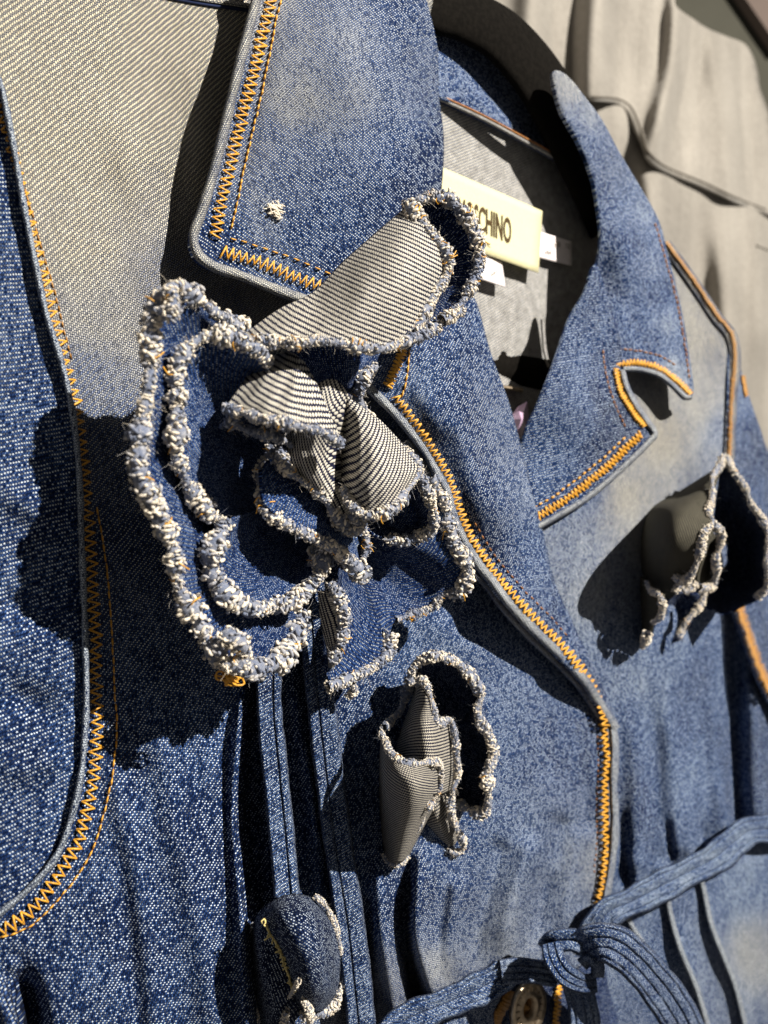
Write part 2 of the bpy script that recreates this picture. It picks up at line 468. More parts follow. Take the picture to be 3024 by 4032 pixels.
def fray(parent, path, r=26, dens=1.35, cream=0.62, name='frayed_edge', orange=0.25, hair=1.0, h0=0.0):
    """lumpy whip-stitched, fraying rim along a traced path; r in photograph pixels"""
    Q = cr(path, step=5); P = W(Q[:, 0], Q[:, 1], Q[:, 2] + h0)
    dm = np.linalg.norm(P - np.array([0, 0, CZ]), axis=1) / FPX
    R = r * 1.22 * dm
    n = len(Q); mb = MB()
    # clumpy width and colour along the rim
    sm = lambda k: np.convolve(np.pad(rng.normal(size=n), k, mode='reflect'), np.hanning(2 * k + 1) / np.hanning(2 * k + 1).sum(), 'same')[k:-k] * math.sqrt(k)
    wv = 1 + 0.26 * sm(7); wv = np.clip(wv, 0.55, 1.5)
    cv = sm(5)
    Vt, Ft = tube(P, R * 0.68 * wv, 7); mb.add(Vt, Ft, 0.3)
    T = np.gradient(P, axis=0); T /= np.linalg.norm(T, axis=1)[:, None] + 1e-12
    cnt = int(n * 5 / r * 19 * dens)
    idx = rng.integers(0, n, cnt)
    for i in idx:
        t = T[i]; u = rnd_unit(1)[0]; u -= t * (u @ t); u /= np.linalg.norm(u) + 1e-9
        v = np.cross(t, u); k = rng.random()
        V0, F0 = CAPS[rng.integers(0, 3)]
        rad = R[i] * wv[i]
        if k < 0.62:      # loop lying across the rim
            X = v * 0.9 + t * rng.normal() * 0.5 + u * rng.normal() * 0.25; ln, wd = rng.uniform(0.20, 0.38), rng.uniform(0.20, 0.30)
        else:             # pebble
            X = rnd_unit(1)[0]; ln, wd = rng.uniform(0.12, 0.24), rng.uniform(0.20, 0.34)
        X /= np.linalg.norm(X); Z = np.cross(X, u); Z /= np.linalg.norm(Z) + 1e-9; Y = np.cross(Z, X)
        pos = P[i] + u * rad * rng.uniform(0.60, 0.90) + t * rad * rng.normal() * 0.2
        V = (V0[:, :1] * ln * X + V0[:, 1:2] * wd * Y + V0[:, 2:3] * wd * Z) * rad + pos
        tt = cream + 0.30 * cv[i] * 0.6 + rng.normal() * 0.20
        mb.add(V, F0, float(np.clip(tt, 0, 1)))
    # fine fibres
    for i in rng.integers(0, n, int(n * 5 / r * 5 * hair)):
        u = rnd_unit(1)[0]; w2 = rnd_unit(1)[0]; l = R[i] * rng.uniform(0.5, 1.3)
        p = P[i] + u * R[i] * 0.75
        pts = np.array([p, p + u * l * 0.4 + w2 * l * 0.2, p + u * l * 0.55 + w2 * l * 0.7])
        V, F = tube(pts, R[i] * 0.013, 3); mb.add(V, F, float(rng.uniform(0.3, 0.7)))
    o = mb.build(name, M_FRAY, parent, kind='stuff')
    if orange > 0:
        mo = MB(); s = 0.0
        for i in rng.integers(3, n - 3, max(2, int(n * 5 / r * orange * 0.55))):
            t = T[i]; c = np.array([0, 0, CZ]) - P[i]; c /= np.linalg.norm(c); sd = np.cross(t, c)
            a = rng.choice([-1, 1]); rr = R[i] * wv[i]
            pts = [P[i] + c * rr * 0.80 + sd * a * rr * 0.25, P[i] + c * rr * 0.86 + sd * a * rr * 0.6 + t * rr * rng.normal() * 0.2, P[i] + c * rr * 0.35 + sd * a * rr * 1.08 + t * rr * rng.normal() * 0.35]
            V, F = tube(cr(pts, n=6), rr * 0.060, 5); mo.add(V, F)
        mo.build('overlock_thread', M_ORG, parent, kind='stuff')
    return o

def normal2(Q):
    T = np.gradient(Q[:, :2], axis=0); T /= np.linalg.norm(T, axis=1)[:, None] + 1e-9
    return np.stack([-T[:, 1], T[:, 0]], -1)
def hsurf(hf, Q): return hf(Q[:, 0], Q[:, 1])
def zigzag(parent, path, hf, width, period, r=4.0, mat=None, lift=0.0009, name='zigzag_stitching', jit=0.1):
    Q = cr([p[:2] for p in path], step=period / 2.0); Nn = normal2(Q); mb = MB(); n = len(Q)
    s = np.where(np.arange(n) % 2 == 0, 1, -1) * width / 2
    s = s * (1 + rng.normal(size=n) * jit)
    Z = Q[:, :2] + Nn * s[:, None] + rng.normal(size=(n, 2)) * period * 0.05
    for a, b in zip(Z[:-1], Z[1:]):
        t = np.linspace(0, 1, 6)[:, None]; X = a + (b - a) * t
        h = hf(X[:, 0], X[:, 1]) + lift * (0.25 + 0.75 * np.sin(np.pi * np.clip(t[:, 0], 0.02, 0.98)) ** 0.6)
        P = W(X[:, 0], X[:, 1], h); V, F = tube(P, r * depth(a[0]) / FPX * (1 + rng.normal() * 0.08), 6); mb.add(V, F)
    return mb.build(name, mat or M_ORG, parent, kind='stuff')
def running(parent, path, hf, length, gap, r=3.4, mat=None, lift=0.0005, name='topstitching'):
    Q = cr([p[:2] for p in path], step=2.0); mb = MB(); per = length + gap; k = 0
    while True:
        i0 = int(k * per / 2); i1 = int((k * per + length) / 2)
        if i1 >= len(Q): break
        X = Q[np.linspace(i0, i1, 6).astype(int)] + rng.normal(size=(1, 2)) * 1.0
        t = np.linspace(0, 1, 6)
        h = hf(X[:, 0], X[:, 1]) + lift * (np.sin(np.pi * t) * 1.3 - 0.3)
        P = W(X[:, 0], X[:, 1], h); rr = r * depth(X[0, 0]) / FPX * (0.6 + 0.4 * np.sin(np.pi * t)); V, F = tube(P, rr, 6); mb.add(V, F); k += 1
    return mb.build(name, mat or M_ORG, parent, kind='stuff')
def const(h): return lambda x, y: np.full(np.shape(x), h, float)

def sweep(name, path, section, mats, parent, step=12, wear=0.5, warm=0.4, rot=0, wob=0.0, closed=True, puck=0.0, **kw):
    """path [(x,y,h[,scale])], section [(offset px, height m)]"""
    P = [tuple(p) + ((1.0,) if len(p) == 3 else ()) for p in path]
    Q = cr(P, step=step); Nn = normal2(Q); n = len(Q); sec = np.asarray(section, float); k = len(sec)
    sc = Q[:, 3:4]; ph0 = rng.uniform(0, 6, k)[None] * 0.3
    if wob:
        ph = rng.uniform(0, 6, 3); ss = np.arange(n) * step
        sc = sc * (1 + wob * (np.sin(ss / 47 + ph[0]) + 0.6 * np.sin(ss / 19 + ph[1]))[:, None])
    X = Q[:, None, 0] + Nn[:, None, 0] * sec[None, :, 0] * sc; Y = Q[:, None, 1] + Nn[:, None, 1] * sec[None, :, 0] * sc
    H = Q[:, None, 2] + sec[None, :, 1] * np.sqrt(np.abs(sc))
    if puck:
        ss = np.arange(n)[:, None] * step; kk = np.arange(k)[None]
        H = H + puck * (np.sin(ss / 9.0 + np.sin(kk * 0.35 + ss / 60.0) * 2.2) * 0.5 + np.sin(ss / 15.0 + kk * 0.12) * 0.5) * (sec[None, :, 1] > 0)
    V = W(X, Y, H)
    du = np.r_[0, np.cumsum(np.linalg.norm(np.diff(V.mean(1), axis=0), axis=1))]
    dc = np.r_[0, np.cumsum(np.linalg.norm(np.diff(V, axis=1), axis=-1).mean(0))]
    UU, VV = np.meshgrid(dc, du); a = math.radians(rot)
    uv = np.stack([UU * math.cos(a) + VV * math.sin(a), -UU * math.sin(a) + VV * math.cos(a)], -1).reshape(-1, 2)
    i = np.arange(n - 1)[:, None] * k; j = np.arange(k if closed else k - 1)[None]; j2 = (j + 1) % k
    F = np.stack([i + j, i + j2, i + k + j2, i + k + j], -1).reshape(-1, 4)
    V = V.reshape(-1, 3)
    o = new_obj(name, V, F, mats, parent, uv=uv, attrs={'wear': (wear + 0.55 * ((np.clip(sec[:, 1], 0, None) / max(1e-6, sec[:, 1].max())) - 0.86)[None, :] * np.ones((n, 1)) + 0.10 * np.sin(np.arange(n)[:, None] * step / 23.0 + ph0)).ravel(), 'warm': np.full(len(V), warm)}, **kw)
    return o
def half_round(wd, ht, n=9, base=-0.0015):
    s = [(-wd / 2, base)]
    for k in range(n):
        a = math.pi * k / (n - 1); s.append((-math.cos(a) * wd / 2, math.sin(a) ** 0.8 * ht))
    s.append((wd / 2, base)); return s
def ribbed(wd, ht, ribs, n=40, base=-0.0012, edge=0.35):
    """flat band section with lengthwise seams pressed into it"""
    s = [(-wd / 2, base)]
    for k in range(n + 1):
        t = k / n; e = min(1.0, min(t, 1 - t) / 0.08) ** 0.5
        g = sum(math.exp(-((t - q) / 0.028) ** 2) for q in ribs)
        s.append(((t - 0.5) * wd, ht * e - g * ht * 0.24 + 0.0003 * math.sin(t * 9)))
    s.append((wd / 2, base)); return s

# ================================================================== THE SETTING
def box(name, c, s, mat, parent=None, kind=None, rz=0.0):
    x, y, z = [v / 2 for v in s]
    V = np.array([(-x, -y, -z), (x, -y, -z), (x, y, -z), (-x, y, -z), (-x, -y, z), (x, -y, z), (x, y, z), (-x, y, z)])
    cr_, sr = math.cos(rz), math.sin(rz)
    V = np.stack([V[:, 0] * cr_ - V[:, 1] * sr, V[:, 0] * sr + V[:, 1] * cr_, V[:, 2]], -1) + np.array(c)
    F = [(0, 3, 2, 1), (4, 5, 6, 7), (0, 1, 5, 4), (1, 2, 6, 5), (2, 3, 7, 6), (3, 0, 4, 7)]
    return new_obj(name, V, F, mat, parent, smooth=False, kind=kind)
box('wall', (0.7, 1.75, 1.4), (6.0, 0.1, 3.4), M_WALL, kind='structure')

# ================================================================== GREY JACKET BEHIND
gj = thing('grey_jacket', 'plain taupe grey jacket hanging behind the blue denim jacket, topstitched shoulder yoke', 'jacket', W(2600, 900, -0.22))
gbase = tps([(1500, -100, -.20), (2000, 0, -.19), (2500, 0, -.17), (2950, 200, -.21), (3100, 700, -.20), (2600, 700, -.165), (2700, 1600, -.17), (3200, 2200, -.19), (1600, 1600, -.21), (2200, 900, -.19), (3000, 1500, -.18)])
gh = with_ridges(gbase, [([(2550, 560), (2575, 1000), (2600, 1600)], .016, 55), ([(2730, 700), (2745, 1100), (2790, 1600)], -.014, 80), ([(2840, 750), (2860, 1200), (2900, 1800)], .014, 55), ([(2440, 460), (2480, 800), (2500, 1300)], -.014, 55), ([(2960, 700), (2980, 1100), (2990, 1600)], .012, 40)])
yh = with_ridges(lambda x, y: gbase(x, y) + .007, [([(2670, -300), (2655, 200), (2600, 460), (2530, 760)], .022, 42), ([(2740, -200), (2740, 200), (2690, 500), (2640, 800)], -.012, 50), ([(2140, -400), (2090, 200), (2200, 700)], .016, 70), ([(2400, -400), (2340, 200), (2330, 700)], .014, 60), ([(2270, -400), (2210, 160), (2250, 700)], -.014, 60), ([(2490, -400), (2470, 200), (2440, 600)], -.012, 60), ([(2800, 50), (2850, 420), (2880, 900)], .014, 48), ([(2900, 150), (2930, 480), (2960, 950)], -.010, 40)])
gbody = panel('jacket_body', [(1500, -200), (2640, -200), (2656, 0), (2673, 34), (2730, 76), (2785, 112), (2860, 145), (2930, 172), (2965, 223), (2985, 290), (2991, 343), (3010, 400), (3030, 470), (3060, 700), (3120, 1100), (3300, 2300), (2500, 2300), (1500, 1700)],
      gh, [M_GREY], gj, step=22)
panel('yoke', [(1560, -260), (2640, -260), (2656, 0), (2673, 34), (2730, 74), (2785, 110), (2860, 142), (2930, 170), (2965, 221), (2985, 290), (2991, 343), (3012, 400), (3034, 470), (3060, 640), (3070, 870), (3040, 850), (2905, 798), (2759, 730), (2613, 670), (2560, 632), (2540, 609), (2522, 560), (2510, 515), (2476, 438), (2424, 403), (2330, 395), (2200, 380), (1560, 340)], yh, [M_GREY], gj, step=16, th=.003)
for ln in ([(2330, 386), (2428, 394), (2484, 430), (2518, 508), (2532, 556), (2550, 602), (2618, 660), (2762, 720), (2908, 788), (3010, 828)], [(2973, 970), (3030, 992), (3110, 1010)]):
    Q = cr(ln, step=8); hf_ = yh if ln[0][0] < 2900 else gh
    V, F = tube(W(Q[:, 0] + 3, Q[:, 1] - 4, hf_(Q[:, 0] + 3, Q[:, 1] - 4) + .0004), .0008, 6)
    new_obj('stitching', V, F, M_SEAM, gj)
# pinkish door panel leaning in the far corner
def far_pt(x, y, Y): return ((x - 1512) / FPX * Y, Y, CZ - (y - 2016) / FPX * Y)
pp = [(2940, 0), (3070, 190), (3600, -250), (3300, -800), (2640, -440)]
V = np.array([far_pt(x, y, 1.66) for x, y in pp] + [tuple(np.array(far_pt(x, y, 1.66)) + [0, .03, 0]) for x, y in pp]); k = len(pp)
new_obj('wall_panel', V, [tuple(range(k))[::-1], tuple(range(k, 2 * k))] + [(i, (i + 1) % k, (i + 1) % k + k, i + k) for i in range(k)], M_WALL2, smooth=False, kind='structure')

# ================================================================== BLUE DENIM JACKET
dj = thing('denim_jacket', 'washed blue denim jacket with orange zigzag stitching, open collar and drawn-in waist', 'jacket', W(1400, 3900, 0))
SEAM = [(-60, 330), (0, 440), (61, 656), (113, 871), (164, 1076), (212, 1272), (258, 1440), (300, 1605), (328, 1851), (353, 2140), (371, 2430), (378, 2720), (384, 2871), (372, 3034), (350, 3160), (312, 3305), (233, 3441), (152, 3558), (54, 3640), (-60, 3692)]
LHEM = [(-60, 240), (0, 330), (50, 560), (92, 800), (140, 1040), (184, 1243), (239, 1417), (282, 1605), (311, 1851), (322, 2141), (333, 2430), (340, 2720), (335, 2871), (316, 3070), (271, 3251), (217, 3378), (118, 3495), (0, 3595), (-60, 3630)]
fb = tps([(-100, -100, .010), (500, 0, .006), (900, 0, .002), (0, 600, .010), (400, 600, .006), (430, 1000, .006), (700, 900, -.004), (900, 1200, -.006), (300, 1500, .006), (450, 1900, .003), (700, 2000, -.002),
          (1200, 2000, -.002), (420, 2600, .003), (800, 2700, .003), (300, 3300, .004), (700, 3300, .006), (150, 3900, .004), (600, 3900, .008), (850, 3900, .008), (1000, 3200, -.004), (1250, 3300, .000),
          (1450, 2600, .004), (1450, 3300, .004), (1700, 2500, .007), (1700, 3100, .008), (2000, 2900, .010), (2250, 3000, .008), (2000, 3400, .011), (2300, 3500, .007), (1800, 3700, .009), (2000, 2300, .002), (1500, 3900, .003), (1600, 4150, .000)])
fh = with_ridges(fb, [([(400, 300), (520, 600), (600, 950), (560, 1400)], .0035, 90), ([(680, 200), (700, 600), (640, 1000)], -.003, 70),
    ([(560, 2500), (640, 2900), (700, 3200), (790, 3600), (860, 4100)], .005, 75, 75), ([(400, 2800), (500, 3300), (560, 3700), (600, 4100)], .003, 50),
    ([(470, 3150), (490, 3500), (530, 3800), (560, 4100)], -.0035, 50, 60), ([(760, 2600), (820, 3000), (900, 3500), (960, 4100)], .004, 55),
    ([(985, 2400), (960, 2700), (930, 3000), (920, 3230), (950, 3600), (975, 4100)], .010, 22, 60), ([(1040, 2300), (1010, 2700), (985, 3000), (980, 3300), (1020, 3700), (1060, 4100)], -.010, 44),
    ([(50, 3800), (110, 3900), (150, 4100)], -.016, 40),
    ([(1130, 2500), (1180, 2900), (1240, 3300)], .005, 44), ([(1200, 2850), (1240, 3200), (1270, 3500)], .003, 30), ([(1500, 3250), (1500, 3600), (1570, 4050)], .008, 38),
    ([(1620, 3330), (1600, 3500), (1588, 3650), (1610, 3800), (1650, 3950)], -.014, 20, 26), ([(1680, 3300), (1640, 3500), (1640, 3700), (1700, 3900)], .010, 34, 60), ([(1440, 3500), (1440, 3800), (1480, 4100)], -.006, 22),
    ([(1850, 3880), (1880, 3650), (1960, 3350)], -.004, 40), ([(1960, 3830), (2010, 3600), (2080, 3350)], .005, 44), ([(2070, 3800), (2130, 3550), (2200, 3250)], -.005, 40), ([(2200, 3770), (2240, 3560), (2290, 3300)], .004, 36), ([(1760, 3900), (1770, 3700), (1800, 3500)], .005, 36),
    ([(2300, 2900), (2310, 3200), (2280, 3560)], -.003, 22), ([(1560, 2300), (1800, 2500), (2050, 2650)], .003, 80), ([(2140, 2980), (2160, 3200), (2140, 3400)], .003, 60)])
wear_f = [(100, 100, 1.42, 1), (400, 100, 1.38, 1), (800, 200, 1.15, 1), (150, 500, 1.28, 1), (450, 600, 1.16, 1), (700, 700, 1.02, .95), (300, 900, 1.08, .95), (450, 1250, .98, .8), (700, 1100, .72, .9), (350, 1500, .70, .6), (500, 1800, .55, .5), (450, 2200, .38, .4), (700, 2600, .34, .25),
          (480, 2900, .45, .1), (600, 3300, .32, 0), (800, 3000, .42, 0), (900, 3600, .30, 0), (300, 3800, .42, 0), (520, 3700, .12, 0), (150, 4000, .3, 0), (760, 3900, .36, 0), (1000, 3500, .08, 0), (1250, 2700, .2, 0), (1150, 3300, .2, 0), (1300, 3300, .45, 0),
          (1600, 2450, .62, 0), (1450, 2900, .42, 0), (1800, 2800, .52, 0), (2100, 2700, .50, .1), (1500, 3500, .42, 0), (1520, 3950, .72, .6), (1700, 3850, .80, .5), (1800, 3300, .56, 0), (2000, 3300, .62, .1), (1750, 3600, .42, .2), (2000, 3700, .72, .3), (2200, 3600, .62, .2), (2250, 3200, .60, .2), (2400, 3400, .9, .4), (2340, 3000, .4, 0)]
panel('front_panel', [(-160, -160), (1560, -160), (1620, 300), (1640, 700), (1700, 1150), (1820, 1500), (2000, 2200), (2150, 2450), (2300, 2640), (2390, 2780), (2424, 2880), (2420, 3085), (2424, 3242), (2412, 3379), (2392, 3506), (2374, 3624), (2340, 3720), (2250, 3830), (2000, 3850), (1850, 3960), (1700, 4150), (-160, 4150), (-160, 3640)] + [(x - 8, y) for x, y in LHEM[::-1][1:-1]],
      fh, [M_DEN], dj, step=14, wear=wear_f, rot=8)
# far-left bottom: the sleeve inside the armhole curve
sb = with_ridges(tps([(-200, 300, .010), (0, 500, .011), (100, 1000, .012), (-100, 1500, .009), (200, 1500, .011), (280, 2100, .010), (0, 2300, .008), (150, 2800, .009), (310, 2800, .010), (100, 3400, .011), (-100, 3000, .008)]),
     [([(-60, 1900), (120, 2000), (290, 2120)], .003, 60), ([(-60, 2700), (140, 2780), (280, 2840)], -.004, 70), ([(-60, 3050), (120, 3020), (300, 2950)], .003, 60), ([(-60, 2350), (150, 2420), (300, 2440)], -.003, 60)])
sl = panel('sleeve', [(-160, 200)] + LHEM[1:-1] + [(-160, 3640)], sb, [M_DEN], dj, step=14, wear=[(0, 600, .30, .1), (60, 1200, .42, .2), (150, 1700, .40, .1), (200, 2100, .36, .1), (100, 2600, .40, 0), (50, 2900, .22, 0), (280, 2700, .5, 0), (150, 3300, .36, 0)], rot=-28)
def on(hf, path, dh=0.0, every=1):
    return [(p[0], p[1], float(hf(np.array([p[0]]), np.array([p[1]]))[0]) + dh) for p in path]
sweep('folded_edge', on(sb, LHEM, .0012), half_round(26, .0026), [M_DEN], dj, step=9, wear=1.15, warm=.25, wob=.10, rot=30, label='pale worn edge of the armhole seam')
zigzag(dj, SEAM, fh, 48, 40, r=3.7, lift=.0016)
running(dj, [(383, 1996), (412, 2177), (434, 2394), (445, 2575), (452, 2718), (461, 2871), (443, 3052), (407, 3215), (362, 3350), (298, 3459), (208, 3567), (127, 3640), (40, 3682), (-60, 3700)], fh, 34, 3, r=3.8, lift=.0009)
running(dj, [(0, 470), (85, 700), (150, 930), (215, 1150), (250, 1290), (290, 1440)], fh, 26, 6, r=3.2, mat=M_OCH)
# shoulder seam at the very top
V, F = tube(W(*[a for a in cr([(560, -30), (780, 12), (985, 42)], step=10).T], fh(*cr([(560, -30), (780, 12), (985, 42)], step=10).T) + .0003), .0006, 5)
new_obj('seam', V, F, M_NAVY, dj)
sweep('seam_ridge', on(fh, [(560, -48), (780, -6), (985, 24)], .0004), half_round(22, .0012), [M_DEN], dj, wear=1.0, warm=.9)
# second garment edge in the bottom-left corner
lc = with_ridges(const(.010), [([(-60, 3850), (10, 3960), (60, 4100)], .006, 40)])
panel('sleeve_hem', [(-120, 3740), (-20, 3760), (20, 3850), (55, 3960), (80, 4150), (-120, 4150)], lc, [M_DEN], dj, step=12, wear=[(0, 4000, .45, .1)], rot=20, label='sleeve cloth in the bottom left corner')

# ---- collar leaf (near)
CO = [(1010, -120), (999, 0), (963, 143), (922, 307), (881, 482), (835, 666), (789, 820), (758, 902), (752, 940), (754, 975), (779, 1025), (850, 1066), (943, 1096), (1035, 1132), (1127, 1168), (1209, 1194)]
cb = tps([(999, 0, .014), (881, 482, .013), (758, 902, .012), (779, 1025, .012), (1035, 1132, .013), (1209, 1194, .014), (1300, 0, .016), (1200, 500, .019), (1100, 900, .016), (1500, 300, .020), (1640, 0, .004), (1700, 300, -.002), (1735, 550, -.006), (1735, 740, -.006), (1600, 700, .012), (1400, 1000, .016), (1640, 1150, .004), (1400, 1300, .012), (1560, 1000, .010)])
chf = with_ridges(cb, [([(1080, -100), (1050, 200), (960, 600), (880, 900)], -.0012, 36), ([(1300, -60), (1420, 300), (1500, 700), (1500, 1000)], .002, 120), ([(1560, 0), (1640, 400), (1680, 800)], -.0015, 60)])
wear_c = [(1050, 50, .80, .7), (1200, 100, .66, .6), (1400, 100, .60, .45), (1600, 50, .45, .2), (1150, 400, .80, .6), (1350, 400, .62, .5), (1600, 350, .52, .3), (1700, 600, .12, 0), (1650, 750, .05, 0), (1000, 600, .62, .6), (1150, 700, .48, .4), (1400, 650, .50, .3), (940, 820, .42, .3), (1088, 820, 1.5, .4), (1060, 800, .9, .4), (1055, 845, .45, .3), (1130, 830, .45, .3), (1110, 780, .5, .3), (1000, 780, .62, .5), (1170, 900, .30, .1), (900, 930, .30, .1), (1000, 1000, .42, .3), (1300, 850, .35, .1), (1500, 850, .25, 0), (1350, 1050, .15, 0)]
collar = panel('collar', [(1010, -120)] + CO[1:] + [(1400, 1260), (1560, 1290), (1700, 1240), (1700, 1000), (1722, 850), (1741, 729), (1748, 547), (1728, 365), (1722, 182), (1680, 0), (1650, -120)], chf, [M_DEN, M_LIN], dj, step=11, wear=wear_c, rot=-20, mir=-1, th=.0022)
EDGE = [(x + dx, y + dy) for (x, y), (dx, dy) in zip(CO, [(9, 0)] * 5 + [(10, 1)] * 3 + [(12, 0), (13, -6), (12, -12), (4, -12), (2, -12), (2, -12), (2, -12), (2, -12)])]
sweep('folded_edge', on(chf, EDGE, -.0008), half_round(42, .0036, base=-.003), [M_DEN], collar, step=8, wear=.95, warm=.72, rot=35, wob=.05, label='thick worn cream-grey rim')
zigzag(collar, [(1082, -80), (1062, 30), (1035, 130), (1005, 260), (972, 390), (938, 520), (905, 650), (880, 760), (862, 850), (852, 905), (846, 935)], chf, 46, 31, lift=.0013, r=3.3)
zigzag(collar, [(872, 990), (925, 1002), (1000, 1025), (1075, 1052), (1150, 1086), (1220, 1112), (1290, 1140)], chf, 46, 27, lift=.0013, r=3.3)
running(collar, [(1118, -60), (1098, 30), (1080, 120), (1060, 230), (1030, 370), (1000, 500), (965, 650), (935, 790), (915, 890), (902, 930)], chf, 27, 3, r=3.8, lift=.0008)
running(collar, [(905, 938), (980, 958), (1060, 985), (1140, 1012), (1230, 1048), (1320, 1085)], chf, 24, 20, r=3.4, lift=.0008)
# threads pulled out at the scuffed spot
mb = MB()
for _ in range(70):
    x, y = 1088 + rng.normal() * 17, 822 + rng.normal() * 13
    a = rng.normal() * .5 + .5; l = rng.uniform(6, 13); t = np.linspace(-1, 1, 4)
    X = x + t * l * math.cos(a); Y = y + t * l * math.sin(a); V, F = tube(W(X, Y, chf(X, Y) + .0012 - .0005 * t * t), .00018, 5); mb.add(V, F, float(rng.uniform(.6, 1)))
mb.build('pulled_threads', M_FRAY, collar, kind='stuff')

# ---- lapel (near)
LO = [(1425, 1480), (1440, 1525), (1490, 1580), (1550, 1640), (1610, 1710), (1668, 1790), (1705, 1860), (1748, 1935), (1775, 2030), (1815, 2130), (1875, 2232), (1930, 2296), (1985, 2372), (2085, 2482), (2183, 2575), (2281, 2675), (2340, 2762), (2379, 2820), (2415, 2880)]
lb = tps([(1440, 1500, .020), (1550, 1640, .021), (1668, 1790, .022), (1775, 2050, .023), (1930, 2300, .023), (2183, 2590, .018), (2400, 2880, .010), (1640, 1400, .024), (1750, 1700, .028), (1950, 2000, .030), (2050, 2350, .027), (2250, 2600, .021),
          (1841, 1167, .004), (1932, 1385, .006), (2005, 1586, .008), (2060, 1786, .010), (2151, 2151, .012), (2260, 2460, .012), (2370, 2700, .010), (1800, 1350, .022), (1900, 1600, .022)])
lh = with_ridges(lb, [([(1700, 1300), (1790, 1600), (1900, 1900), (2020, 2150)], .003, 60), ([(1800, 1280), (1860, 1550), (1950, 1800)], -.0018, 60), ([(1640, 1650), (1760, 1850), (1850, 2080), (2000, 2280), (2150, 2450)], -.0014, 40), ([(1600, 1450), (1680, 1580), (1780, 1760)], .002, 50)])
lapel = panel('lapel', [(1425, 1480), (1470, 1380), (1520, 1250), (1640, 1150), (1760, 1120), (1841, 1150), (1880, 1200), (1932, 1385), (2005, 1586), (2060, 1786), (2105, 1970), (2151, 2151), (2187, 2297), (2260, 2460), (2351, 2643), (2405, 2780), (2424, 2880)] + LO[::-1][1:-1], lh, [M_DEN, M_LIN], dj, step=12,
      wear=[(1550, 1350, .55, .3), (1700, 1350, .45, .1), (1850, 1300, .30, 0), (1650, 1550, .62, .1), (1780, 1600, .40, 0), (1900, 1600, .50, .3), (1950, 1800, .46, .3), (1800, 1900, .40, 0), (2000, 2000, .50, .2), (1950, 2150, .34, 0), (2100, 2300, .45, .1), (2150, 2450, .34, 0), (2300, 2680, .5, .2), (1700, 1700, .5, .1), (2060, 2150, .42, 0)], rot=14, th=.0022)
sweep('folded_edge', on(lh, [(1436, 1478), (1450, 1520)] + [(x + 11, y - 8) for x, y in LO[2:]], -.0010), half_round(40, .0034, base=-.003), [M_DEN], lapel, step=8, wear=.95, warm=.5, rot=40, wob=.06, label='thick worn grey rim')
sweep('under_edge', on(lh, [(x - 4, y + 18) for x, y in LO[4:]], -.0060), half_round(34, .0030, base=-.003), [M_DEN], lapel, step=9, wear=.8, warm=.6, rot=40)
zigzag(lapel, [(1590, 1370), (1570, 1420), (1548, 1470), (1525, 1520)], lh, 34, 15, lift=.0013)
zigzag(lapel, [(1555, 1560), (1600, 1618), (1650, 1690), (1700, 1765), (1745, 1840), (1785, 1930), (1812, 2020), (1850, 2110), (1905, 2195), (1950, 2255), (2010, 2330), (2100, 2430), (2190, 2520), (2270, 2610), (2330, 2700), (2366, 2780), (2385, 2860)], lh, 34, 23, lift=.0013, r=3.4)
running(lapel, [(1612, 1375), (1606, 1460), (1592, 1530), (1580, 1572)], lh, 30, 3, r=3.6)
running(lapel, [(1870, 2060), (1930, 2160), (1990, 2240), (2070, 2330), (2160, 2420), (2240, 2510)], lh, 14, 14, r=3.0, mat=M_BRN)
# ---- placket edge below the lapel
PE = [(2420, 2870), (2428, 2948), (2423, 3085), (2428, 3242), (2418, 3379), (2398, 3506), (2379, 3624), (2366, 3680)]
sweep('folded_edge', on(fh, [(x - 6, y) for x, y in PE], .002), half_round(34, .0034, base=-.004), [M_DEN], dj, step=9, wear=.95, warm=.4, rot=20, wob=.07, label='worn pale rim of the front opening')
sweep('folded_edge', on(fh, [(x - 27, y) for x, y in PE], .0010), half_round(16, .0022, base=-.004), [M_DEN], dj, step=9, wear=.7, warm=.3, rot=20, wob=.07)
zigzag(dj, [(2376, 2850), (2379, 2900), (2389, 2987), (2379, 3144), (2384, 3281), (2378, 3438), (2352, 3575), (2318, 3690)], fh, 34, 25, lift=.0038, r=3.8)
running(dj, [(2352, 2900), (2356, 3000), (2350, 3150), (2350, 3300), (2340, 3440)], fh, 9, 13, r=2.6, mat=M_BRN)

